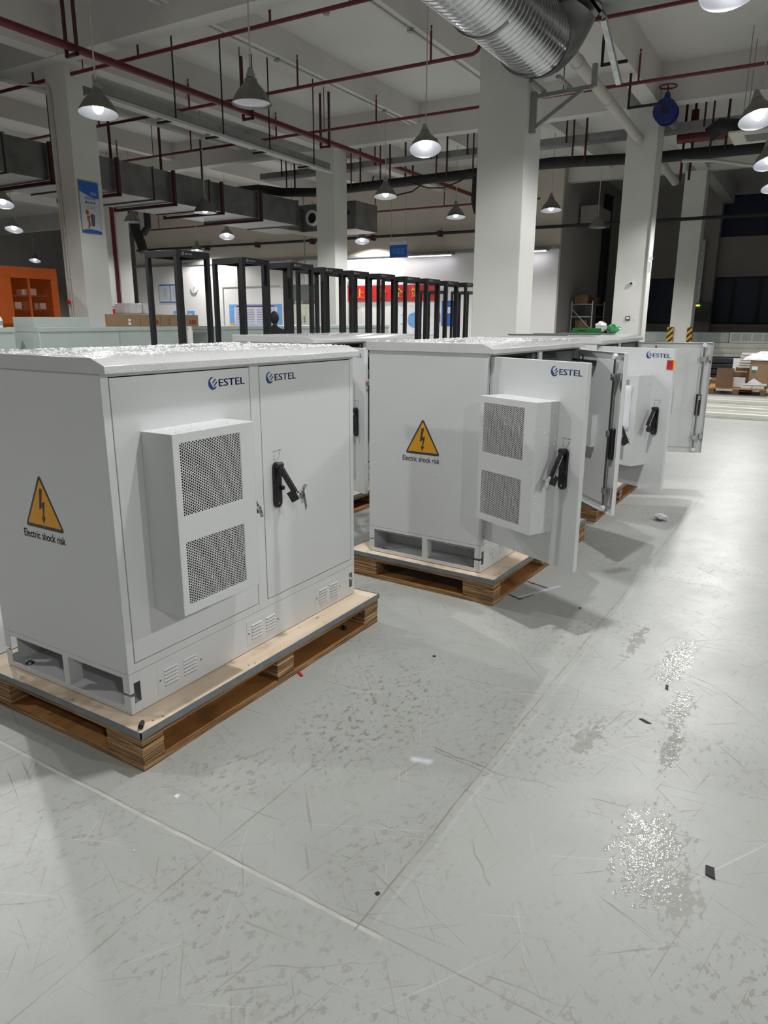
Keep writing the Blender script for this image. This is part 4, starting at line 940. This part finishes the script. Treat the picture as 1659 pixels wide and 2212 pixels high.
# shelf rack and drain pipes by the dark side wall
T=tag(empty('shelving',(26.2,5.75,0),0,True),'grey metal shelving with cartons by the dark wall','shelf')
for x in (0,1.7):
    for y in (-.35,.42): m=MB(); m.box(x,y-.02,0,x+.04,y+.02,2.33); m.build('post',M['tray'],T)
for z in (1.22,1.75,2.2): m=MB(); m.box(0,-.35,z,1.74,.42,z+.03); m.build('shelf_board',M['tray'],T)
m=MB(); m.bar((0,.42,2.05),(0,-.35,1.3),.03,.03); m.build('brace',M['tray'],T)
for (x,y,z,a,c,d,lb) in ((26.25,5.85,2.235,.5,.5,.32,'dark carton on top of the metal shelving'),(26.9,5.7,2.235,.4,.5,.26,'smaller dark carton on top of the metal shelving, behind the first'),(26.25,5.8,1.255,.5,.45,.38,'carton on the lower board of the metal shelving'),(26.25,5.8,.0,.5,.5,1.2,'tall carton pile under the metal shelving')):
    m=MB(); m.box(0,-c/2,0,a,c/2,d); BO(m,'carton',M['cartond'],lb,'carton','cartons at the metal shelving',loc=(x,y,z),bevel=.01)
for x,lb in ((30.2,'dark drain pipe down the dark side wall, left one'),(30.8,'dark drain pipe down the dark side wall, right one')):
    m=MB(); m.cyl((x,6.2,0),(x,6.2,6.6),.10,10); BO(m,'drain_pipe',M['pblack'],lb,'pipe')
m=MB(); m.box(26.6,5.6,5.1,28.6,6.2,5.7); BO(m,'wall_unit',M['walld'],'dark box hung high on the dark side wall','duct')
T=tag(empty('control_box',(32.1,2.4,1.66),0,True),'dark control box with red and green lights in front of the windows','control box')
m=MB(); m.box(0,-.36,0,.3,.36,.7); m.build('box',M['equip'],T,bevel=.01)
for k,c_ in ((0,(1,.05,.02)),(1,(1,.5,.05)),(2,(.1,1,.1))):
    m=MB(); m.ball((-.02,.27-k*.07,.6),.03,8,6); m.build('indicator',emis('indicator_%d'%k,c_,6),T)
m=MB(); m.box(.02,.14,.7,.2,.34,3.2); BO(m,'foil_duct',M['foil'],'shiny foil-wrapped duct rising from the control box','duct',loc=(32.1,2.4,1.66))
# ------------------------------------------------------------------ black racks
def rack():
    t=empty('open_rack'); w=.545;d=.56;H=2.42;p=.055
    for x in (0,w-p):
        for y in (0,d-p):
            m=MB(); m.box(x,y,.09,x+p,y+p,H-.075); 
            for i in range(45): z=.15+i*.0495; m.box(x+p*.3,y-.0004,z,x+p*.45,y,z+.012)
            m.build('post',M['rackblk'],t,bevel=.003)
    m=MB(); m.box(0,0,H-.075,w,.04,H); m.box(0,d-.04,H-.075,w,d,H); m.box(0,.04,H-.075,.04,d-.04,H); m.box(w-.04,.04,H-.075,w,d-.04,H); m.box(.04,.04,H-.02,w-.04,d-.04,H-.012); m.build('top_frame',M['rackblk'],t,bevel=.004)
    m=MB(); m.box(0,0,.03,w,.06,.10); m.box(0,d-.06,.03,w,d,.10); m.box(0,.06,.03,.06,d-.06,.10); m.box(w-.06,.06,.03,w,d-.06,.10); m.build('base_frame',M['rackblk'],t,bevel=.004)
    for x in (.05,w-.05):
        for y in (.05,d-.05): m=MB(); m.cyl((x,y,0),(x,y,.03),.022,10); m.build('foot',M['rackblk'],t)
    m=MB(); y=-.0006; cx,cz,r=.105,H-.038,.019
    m.add([(cx+r*math.cos(2*PI*i/18),y,cz+r*math.sin(2*PI*i/18)) for i in range(18)],[tuple(range(18))],0)
    m.add([(cx+.012*math.cos(2*PI*i/12),y-.0002,cz+.012*math.sin(2*PI*i/12)) for i in range(12)],[tuple(range(12))],1); m.add([(cx-.004,y-.0004,cz-.008),(cx+.009,y-.0004,cz),(cx+.009,y-.0004,cz+.004),(cx-.004,y-.0004,cz-.003)],[(0,1,2,3)],0)
    addtext(m,'estcom',(.135,y,H-.049),(1,0,0),(0,0,1),.02,.115,0); m.build('logo',[M['rackwhite'],M['rackblk']],t,smooth=False)
    return t
rk=None
RX=[4.93,6.12,7.12,8.18,9.03,9.9,10.94,11.73,12.69,13.54]; RY=[4.69,4.71,4.68,4.85,4.87,4.85,4.88,4.83,4.86,4.80]
ORD=['first','second','third','fourth','fifth','sixth','seventh','eighth','ninth','tenth']
for i in range(10):
    rk_=rack() if i==0 else copy_tree(rk); rk=rk if i else rk_
    x,y=bl(RX[i],RY[i]); rk_.location=(x,y,0); rk_.rotation_euler=(0,0,DEL-R(2))
    tag(rk_,'tall black open rack with white logo, %s in the row counted from the left'%ORD[i] if i else 'tall black open rack with white logo, the nearest and leftmost of the row','rack','black open racks in a row')
for i,(x,y) in enumerate(((17.2,7.35),(18.0,6.75),(18.2,6.0))):
    r_=copy_tree(rk); a,c=bl(x,y); r_.location=(a,c,0); tag(r_,('black open rack standing farther back behind the end of the row, left','black open rack farther back behind the end of the row, middle','black open rack farther back behind the end of the row, right')[i],'rack','black open racks in a row')
# ------------------------------------------------------------------ pale housings with things on top
for (x0,x1,y0,lb) in ((3.6,5.55,9.0,'pale green-grey housing at the left edge behind the nearest cabinet'),(5.98,7.58,9.0,'pale green-grey housing under the small pale box'),(7.6,9.35,9.06,'pale green-grey housing under the row of cartons, left part'),(10.27,12.0,9.0,'pale green-grey housing behind the first rack'),(12.1,13.8,9.0,'pale green-grey housing behind the third rack'),(13.9,15.6,9.0,'pale green-grey housing behind the fifth rack'),(15.7,17.4,9.0,'pale green-grey housing behind the sixth rack')):
    T=tag(empty('equipment_housing',(x0,y0,0),0,True),lb,'housing','pale green-grey housings'); w=x1-x0
    m=MB(); m.box(0,0,.12,w,.85,1.455); m.build('casing',M['pale'],T,bevel=.008)
    m=MB(); m.box(-.01,-.012,1.40,w+.01,.86,1.475); m.build('lid',M['pale'],T,bevel=.006); m=MB(); m.box(.03,.03,0,w-.03,.82,.12); m.build('base',M['strip'],T)
m=MB(); m.box(0,0,0,1.07,.55,.165); o=BO(m,'sheet_metal_box',M['pale'],'small pale box lying on the housing left of the poster column','box',loc=(5.98,9.12,1.476),bevel=.004)
T=tag(empty('bottle',(5.5,9.3,1.476),0,True),'white plastic bottle with purple label at the left edge','bottle')
m=MB(); m.lathe([(.001,0),(.05,0),(.055,.02),(.055,.12),(.03,.17),(.018,.18),(.018,.21),(.001,.215)],16); m.build('body',M['white'],T); m=MB(); m.lathe([(.0555,.03),(.0555,.10)],16); m.build('label',M['txtgrey'],T)
cx=7.83
for i,(w,lb) in enumerate(((.50,'brown carton with white stickers beside the poster column, leftmost of four'),(.50,'brown carton with red letters, second of four from the left'),(.52,'brown carton with a dark sticker seen through the first rack, third of four'),(.52,'brown carton with red letters at the right end of the row of four'))):
    T=tag(empty('carton',(cx,9.25,1.476),0,True),lb,'carton','brown cartons on the housings')
    m=MB(); m.box(0,0,0,w-.01,.4,.225); m.box(w/2-.01,-.0005,.0,w/2+.01,.0,.225,1) if False else None; m.build('box',M['carton'],T,bevel=.004)
    m=MB()
    if i in (1,3): addtext(m,'ABB',(.24,-.002,.04),(1,0,0),(0,0,1),.085,.2,0,embolden=.003)
    else: 
        for (a,z,s,mi) in ((.2,.03,.05,1),(.2,.1,.04,1)): m.add([(a,-.002,z),(a+.06,-.002,z),(a+.06,-.002,z+s),(a,-.002,z+s)],[(0,1,2,3)],mi)
    m.build('print',[M['redtxt'],M['paper'] if i==0 else M['equip']],T,smooth=False); cx+=w
for i,(x,lb) in enumerate(((9.6,'translucent white bin behind the cartons, left of two'),(9.98,'translucent white bin behind the cartons, right of two'))):
    m=MB(); m.box(0,0,0,.34,.5,.22); BO(m,'storage_bin',M['plastic'],lb,'bin','translucent bins behind the cartons',loc=(x,11.0,1.73),bevel=.02)
m=MB(); m.box(0,0,0,1.1,.6,1.725); BO(m,'steel_locker',M['locker'],'low steel cupboard carrying the translucent bins','cupboard',loc=(9.4,10.95,0))
# orange enclosure
T=tag(empty('orange_enclosure',(5.3,12.0,0),0,True),'orange machine enclosure with glazed doors at the left edge','enclosure')
m=MB(); W_=3.3; H_=2.62; m.box(0,0,0,W_,.05,.5); m.box(0,0,H_-.22,W_,.05,H_); 
for a,b_ in ((0,.1),(.95,1.1),(1.95,2.25),(2.62,2.66),(3.15,3.3)): m.box(a,0,.5,b_,.05,H_-.22)
m.box(.1,0,1.42,W_,.05,1.52); m.box(0,.05,0,.03,1.2,H_); m.box(W_-.03,.05,0,W_,1.2,H_); m.box(0,1.2,0,W_,1.23,H_); m.box(0,.05,H_-.03,W_,1.2,H_); m.build('frame',M['orange'],T,bevel=.005)
def mat_glass():
    k=NT('orange_glazing'); k.base(srgb(200,90,30)); k.rough(.08); k.b.inputs['Alpha'].default_value=.16; return k.m
M['oglass']=mat_glass()
m=MB(); m.box(.1,.02,.5,W_-.15,.03,H_-.22); m.build('glazing',M['oglass'],T)
rr=random.Random(4)
for j in range(5):
    m=MB(); z=1.0+j*.27; m.box(.1,.2,z-.03,W_-.1,.5,z); m.build('shelf_board',M['cartond'],T)
for j in range(5):
    for i in range(16):
        if rr.random()<.3: continue
        x=.15+i*.19; z=1.0+j*.27; s=rr.uniform(.08,.15); m=MB(); m.box(0,0,0,s,.2,s*rr.uniform(.7,1.3)); 
        BO(m,'component_box',M[rr.choice(['cream','carton','orange','white','cartond'])],'small part in a box on a shelf inside the orange enclosure','box','small parts inside the orange enclosure',loc=(5.3+x,12.23,z+.001))
# ------------------------------------------------------------------ goods at the right edge
T=tag(empty('wooden_pallet',(16.6,-.62,0),R(4),True),'brown wooden pallet with cartons and white panels near the right edge','pallet')
for y in (-.55,.0,.52):
    for x in (0,.5,1.0): m=MB(); m.box(x,y,0,x+.11,y+.12,.13); m.build('block',M['cartond'],T)
m=MB(); m.box(0,-.55,.13,1.11,.64,.16); m.build('deck',M['plybot'],T)
def at(x,y,z): # pallet space to building
    c,s=math.cos(R(4)),math.sin(R(4)); return (16.6+c*x-s*y,-.62+s*x+c*y,z)
m=MB(); m.box(0,0,0,.02,.36,.43); BO(m,'cardboard_sheet',M['cartond'],'brown cardboard flap box standing at the left of the pallet','cardboard',loc=at(.02,.14,.165),rz=R(4))
T=tag(empty('carton',at(.12,-.12,.16),R(4),True),'open brown carton with papers inside behind the cardboard flap','carton')
m=MB(); m.box(0,0,0,.35,.01,.36); m.box(0,.29,0,.35,.3,.36); m.box(.34,0,0,.35,.3,.36); m.box(0,0,0,.35,.3,.01); m.build('box',M['cartond'],T); m=MB(); m.box(.02,.02,.01,.3,.27,.22); m.build('papers',M['plastic'],T); m=MB(); m.bar((0,.15,.37),(-.12,.15,.36),.28,.006); m.build('flap',M['carton'],T)
T=tag(empty('carton',at(.25,-.68,.16),R(4),True),'big brown carton with a white and green label on the pallet at the right edge','carton')
m=MB(); m.box(0,0,0,.6,.52,.60); m.build('box',M['carton'],T,bevel=.006)
m=MB(); m.add([(-.002,.48,.40),(-.002,.36,.40),(-.002,.36,.48),(-.002,.48,.48)],[(0,1,2,3)],0); m.add([(-.002,.47,.33),(-.002,.40,.33),(-.002,.40,.40),(-.002,.47,.40)],[(0,1,2,3)],1); m.build('sticker',[M['paper'],M['green']],T,smooth=False)
m=MB(); N=10; vs=[]; rr=random.Random(2)
for i in range(N):
    for j in range(N):
        x,y=i/(N-1),j/(N-1); e=min(x,1-x,y,1-y); vs.append((x*.66-.03,y*.8-.14,.0+.15*min(1,e*3.4)*(.7+.6*rr.random())+rr.uniform(0,.012)+.005))
m.add(vs,[(i*N+j,(i+1)*N+j,(i+1)*N+j+1,i*N+j+1) for i in range(N-1) for j in range(N-1)]); o=BO(m,'plastic_sheet',M['plastic'],'crumpled white plastic sheet on top of the big carton','plastic sheet',loc=at(.25,-.65,.765),rz=R(4)); so=o.modifiers.new('t','SOLIDIFY'); so.thickness=.004
for k in range(6):
    m=MB(); m.box(0,0,0,.5,.32,.045); BO(m,'white_tray',M['roofsheet'],'white folded metal tray in the stack left of the big carton','tray','stack of white trays behind the big carton',loc=at(1.25+.012*(k%2),-.22-.01*k,.55+k*.058),rz=R(4))
m=MB(); m.box(0,0,0,.5,.4,.545); BO(m,'carton',M['cartond'],'dark carton carrying the stack of white trays','carton',loc=at(1.2,-.26,0),rz=R(4))
for k,(x,y,a,c,z,lb) in enumerate(((.02,-.25,.16,.22,.16,'white boxed part at the pallet front, left of the pair'),(.02,-.50,.18,.24,.16,'white boxed part at the pallet front, right of the pair'),(.0,-.54,.22,.5,.235,'white flat panel lying across the boxed parts'))):
    m=MB(); m.box(0,0,0,a,c,.07 if k<2 else .03); BO(m,'sheet_metal_blank',M['roofsheet'],lb,'panel','white panels on the pallet',loc=at(x-.02,y,z+.002),rz=R(4),bevel=.004)
m=MB(); m.add([(0,0,0),(.25,-.05,.0),(.2,.25,.01),(.1,.12,.12)],[(0,1,3),(1,2,3),(0,3,2),(0,2,1)]); BO(m,'paper_scrap',M['paper'],'folded white paper on top of the white panels','paper',loc=at(.0,-.38,.268))
m=MB(); m.box(0,0,0,1.0,.75,.2); BO(m,'wooden_pallet',M['cartond'],'small wooden pallet edge left of the cardboard flap','pallet',loc=(18.2,.05,0)); 
m=MB(); m.box(0,0,0,.5,.35,.03); m.box(.1,.1,.03,.5,.3,.09); BO(m,'wood_offcut',M['plytop'],'light wood offcuts on the small pallet','wood',loc=(18.2,.2,.201))
T=tag(empty('wrapped_goods',(19.4,-.6,0),0,True),'black goods wrapped in shiny film behind the cartons','wrapped goods')
for k in range(4): m=MB(); m.box(0,0,.12+k*.145,1.0,1.15,.12+k*.145+.135); m.build('layer',M['rackblk'],T,bevel=.02)
m=MB(); m.box(-.012,.1,.1,-.006,.42,.70); m.build('film',M['plastic'],T,bevel=.002)
m=MB(); m.box(0,0,0,1.0,1.15,.12); m.build('pallet',M['cartond'],T)
for k in range(3): 
    z0=.362+k*.178; m=MB(); m.box(0,0,0,.7,5.9,.172); m.box(-.01,.05,.045,0,5.8,.12); BO(m,'white_beam',M['roofsheet'],('bottom','middle','top')[k]+' long white steel member lying behind the wrapped goods','steel member','long white steel members',loc=(26.6,-3.2,z0),bevel=.006)
m=MB(); m.box(0,0,0,.7,1.8,.36); BO(m,'crate',M['cartond'],'dark crate under the long white members','crate',loc=(26.65,-3.0,.0))
m=MB(); m.box(0,0,0,.4,.4,.36); BO(m,'crate',M['cartond'],'dark support block under the left end of the white members','crate',loc=(26.65,2.2,.0))
T=tag(empty('machine_casing',(26.6,.70,.90),0,True),'long pale green casing across the hall behind the far open cabinet','casing')
m=MB(); m.box(0,0,0,.7,3.0,.345); m.build('body',M['pale'],T,bevel=.006)
T=tag(empty('louvre_panel',(26.6,-2.2,.90),0,True),'pale casing with five grey louvre windows at the right edge','casing')
m=MB(); m.box(0,0,0,.7,2.88,.35); m.build('body',M['cream'],T,bevel=.006)
for k in range(8): m=MB(); m.box(-.006,2.54-k*.335,.07,.0,2.82-k*.335,.31); m.build('louvre',M['pale'],T)
for k,(x,lb) in enumerate(((12.1,'long white channel bar on the floor, nearest of three'),(13.15,'long white channel bar on the floor, middle of three'),(14.55,'long white channel bar on the floor, farthest of three'))):
    m=MB(); m.box(0,-4.2,0,.55,.0,.02); m.box(0,-4.2,.02,.03,0,.085); m.box(.52,-4.2,.02,.55,0,.085); m.box(.1,-4.2,.02,.45,0,.05); BO(m,'channel_bar',M['roofsheet'],lb,'channel bar','white channel bars on the floor',loc=(x,(-.35,-.22,-.1)[k],0),bevel=.008)
# green box and packing on the far cabinet's roof
T3=CT[2][0]
def roofpt(x,y,z=ZT+.0535): c,s=math.cos(T3.rotation_euler.z),math.sin(T3.rotation_euler.z); return (T3.location.x+c*x-s*y,T3.location.y+s*x+c*y,z)
m=MB(); m.box(-.15,-.05,.012,.12,.05,.055); m.box(-.10,-.052,.028,-.02,-.05,.040,1); BO2=m.build('plastic_case',[M['green'],M['dark']],None,roofpt(1.33,.45),R(-75),bevel=.006); tag(BO2,'small green plastic case on the roof of the farthest open cabinet','case')
for k,(x,y,a,c,rz,lb) in enumerate(((.35,.62,.5,.14,-60,'dark flat strip at the left of the farthest cabinet roof'),(.80,.50,.6,.16,-70,'dark flat plate in the middle of the farthest cabinet roof'),(1.2,.42,.5,.15,-80,'dark flat plate under the green case'))):
    m=MB(); m.box(-a/2,-c/2,.001,a/2,c/2,.011); o=m.build('flat_plate',M['equip'],None,roofpt(x,y),R(rz)); tag(o,lb,'plate','dark plates on the farthest cabinet roof')
def crumple(name,label,cat,mat,c,r,seed,sz=.5):
    rr=random.Random(seed); m=MB(); m.ball((0,0,0),r,16,10,0,(1,1,sz)); m.v=[tuple(q*(1+rr.uniform(-.32,.25)) for q in v) for v in m.v]
    zmin=min(v[2] for v in m.v); m.v=[(v[0],v[1],v[2]-zmin) for v in m.v]
    o=m.build(name,mat,None,c); return tag(o,label,cat)
M['greenfilm']=paint('green_film',srgb(70,150,100),.25)
crumple('plastic_bag','crumpled green plastic film right of the green case','plastic bag',M['greenfilm'],roofpt(1.42,.24,ZT+.055),.07,3,.6)
crumple('plastic_bag','crumpled white plastic film leaning on the green case','plastic bag',M['plastic'],roofpt(1.36,.34,ZT+.062),.055,5,.9)
crumple('plastic_scrap','white crumpled plastic scrap on the floor beside the farthest cabinet','plastic scrap',M['plastic'],(4.62,-1.02,0),.05,8,.5)
# floor bits
for k,(x,y,a,c,h,mat,rz,lb) in enumerate(((-.10,-.33,.011,.010,.002,'white',.4,'small white square scrap on the floor in front of the nearest pallet'),(.50,-1.98,.030,.016,.004,'smoke',.3,'dark flat flake on the wet floor patch at the right'),
    (1.28,-1.62,.028,.009,.003,'smoke',1.2,'small dark leaf-like chip on the floor left of the wet streak'),(1.63,-1.64,.03,.008,.003,'smoke',.2,'dark narrow chip on the floor above the wet streak'),(-.36,-.42,.006,.003,.002,'cream',1.0,'tiny pale chip near the long floor joint'),
    (1.345,-.59,.008,.008,.004,'smoke',0,'tiny black pellet between the two pallets'),(-.105,-1.165,.007,.007,.004,'smoke',0,'tiny black pellet near the lower floor joint'),(2.35,-1.02,.008,.008,.003,'smoke',0,'small dark flake in the shadow of the open door'))):
    m=MB(); m.add([(-a,-c*.6,0),(a*.8,-c,0),(a,c*.5,0),(-a*.5,c,0),(-a*.9,-c*.5,h),(a*.7,-c*.9,h),(a*.9,c*.4,h),(-a*.4,c*.9,h)],[(3,2,1,0),(4,5,6,7),(0,1,5,4),(1,2,6,5),(2,3,7,6),(3,0,4,7)]); tag(m.build('floor_scrap',M[mat],None,(x,y,.0002),rz),lb,'scrap','bits lying on the floor')
m=MB(); m.bar((-.02,-.01,.003),(.03,.012,.003),.012,.005); tag(m.build('plastic_clip',M['redb'],None,(.84,-.142,0),.6),'small red clip on the floor against the middle of the nearest pallet','clip')
# ------------------------------------------------------------------ people
def skinned(name,verts,edges,radii,mat,parent,root=0,sub=2):
    me=bpy.data.meshes.new(name); me.from_pydata(verts,edges,[]); me.materials.append(mat); o=bpy.data.objects.new(name,me); COL.objects.link(o)
    if parent: o.parent=parent
    s=o.modifiers.new('skin','SKIN'); me.skin_vertices[0].data[0].use_root=True
    for i,r in enumerate(radii):
        sv=me.skin_vertices[0].data[i]; sv.radius=(r,r) if not isinstance(r,tuple) else r; sv.use_root=(i==root)
    q=o.modifiers.new('sub','SUBSURF'); q.levels=sub; q.render_levels=sub; s.use_smooth_shade=True; return o
def hand(parent,wrist,d,palmn,mat):
    # five fingers on a palm; d = direction of fingers, palmn = palm normal
    w=Vector(wrist);d=Vector(d).normalized();n=Vector(palmn).normalized();s=d.cross(n).normalized()
    V=[w-d*.10,w,w+d*.045,w+d*.085];E_=[(0,1),(1,2),(2,3)];Rr=[(.032,.026),(.026,.02),(.038,.016),(.038,.013)]
    o=skinned('palm',V,E_,Rr,mat,parent,1,2)
    for i,(off,L) in enumerate(((-.030,.066),(-.010,.076),(.010,.072),(.029,.056))):
        b0=w+d*.07+s*off; p=[b0,b0+d*.022,b0+d*(.022+L*.45)+n*.008,b0+d*(.022+L*.75)+n*.022,b0+d*(.022+L*.95)+n*.038]
        skinned('finger',p,[(j,j+1) for j in range(4)],[.009,.0095,.0088,.008,.007],mat,parent,0,2)
    b0=w+d*.02-s*.03; p=[b0,b0-s*.022+d*.02,b0-s*.034+d*.045+n*.008,b0-s*.036+d*.066+n*.018]; skinned('thumb',p,[(0,1),(1,2),(2,3)],[.012,.012,.0105,.009],mat,parent,0,2)
# standing person beyond the racks: head and shoulders visible
x,y=bl(10.44,7.68); P1=tag(empty('person',(x,y,0),DEL+R(-60)),'person with black hair in dark clothes behind the racks, only the head visible','person')
J=[(0,0,.95),(0,0,1.15),(0,0,1.35),(0,.0,1.46),(0,0,1.53),(-.09,0,.9),(-.1,.02,.5),(-.1,0,.1),(-.1,.16,.05),(.09,0,.9),(.1,.02,.5),(.1,0,.1),(.1,.16,.05),(-.19,0,1.38),(-.24,.02,1.12),(-.2,.2,1.0),(.19,0,1.38),(.24,.02,1.12),(.2,.2,1.0)]
Ed=[(0,1),(1,2),(2,3),(3,4),(0,5),(5,6),(6,7),(7,8),(0,9),(9,10),(10,11),(11,12),(2,13),(13,14),(14,15),(2,16),(16,17),(17,18)]
Rd=[(.15,.11),(.13,.10),(.16,.11),.07,.055,.085,.06,.045,.04,.085,.06,.045,.04,.06,.045,.035,.06,.045,.035]
skinned('body',J,Ed,Rd,M['cloth'],P1)
m=MB(); m.ball((0,.01,1.62),.10,20,14,0,(.78,.95,1.18)); m.cyl((0,.095,1.63),(0,.125,1.605),.008,8,0,r2=.014); m.box(-.025,.10,1.57,.025,.105,1.575)
for s in (-1,1): m.ball((s*.08,.0,1.62),.024,8,6,0,(.4,.7,1.2)); m.ball((s*.032,.092,1.645),.010,8,6,1)
m.build('head',[M['skin'],M['dark']],P1)
m=MB(); m.ball((0,-.015,1.655),.115,20,14,0,(.82,.95,1.12)); m.v=[v if not(v[1]>.03 and v[2]<1.68) else (v[0]*.85,v[1]*.45,max(v[2],1.66)) for v in m.v]; m.build('hair',M['pblack'],P1)
hand(P1,(-.2,.22,.99),(0,1,-.1),(0,0,-1),M['skin']); hand(P1,(.2,.22,.99),(0,1,-.1),(0,0,-1),M['skin'])
# crouching worker hidden behind the second cabinet, fingers resting on the back row cabinet's door edge
P2=tag(empty('person',(3.5,.62,0),R(0)),'person crouching behind the second cabinet, only the fingers of one hand showing','person')
hx,hy,hz=2.80-3.5,.69-.62,1.19
J=[(0,0,.42),(0,0,.62),(-.03,0,.85),(-.06,0,.95),(-.08,0,1.0),(.02,-.1,.42),(-.02,-.16,.62),(.14,-.16,.10),(.0,-.16,.05),(.02,.1,.42),(-.02,.16,.62),(.14,.16,.10),(.0,.16,.05),(-.06,-.17,.88),(-.22,-.12,.95),(hx+.12,hy+.0,hz-.09),(-.04,.17,.88),(-.14,.24,.65),(-.34,.2,.58)]
skinned('body',J,Ed,[r if not isinstance(r,tuple) else (r[0]*.9,r[1]*.9) for r in Rd],M['cloth'],P2)
m=MB(); m.ball((-.12,0,1.10),.10,20,14,0,(.95,.78,1.15)); m.cyl((-.205,0,1.11),(-.235,0,1.085),.008,8,0,r2=.014)
for s in (-1,1): m.ball((-.12,s*.08,1.10),.024,8,6,0,(.7,.4,1.2)); m.ball((-.20,s*.032,1.125),.010,8,6,1)
m.build('head',[M['skin'],M['dark']],P2)
m=MB(); m.ball((-.095,0,1.135),.115,20,14,0,(.95,.82,1.1)); m.v=[v if not(v[0]<-.14 and v[2]<1.16) else (v[0]*.6,v[1]*.85,max(v[2],1.14)) for v in m.v]; m.build('hair',M['pblack'],P2)
hand(P2,(hx+.11,hy,hz-.08),(-.75,.05,.62),(-.5,.3,-.6),M['skin']); hand(P2,(-.36,.2,.58),(-1,0,-.2),(0,0,-1),M['skin'])
# ceiling smoke detectors
for x,y,lb in ((10.9,6.6,'small round smoke detector on the ceiling above the second red branch'),(13.9,-.2,'small round smoke detector on the ceiling right of the second column')):
    m=MB(); m.lathe([(.001,-.05),(.05,-.045),(.07,0),(.07,.01)],16); BO(m,'smoke_detector',M['tray'],lb,'smoke detector',loc=(x,y,7.09))
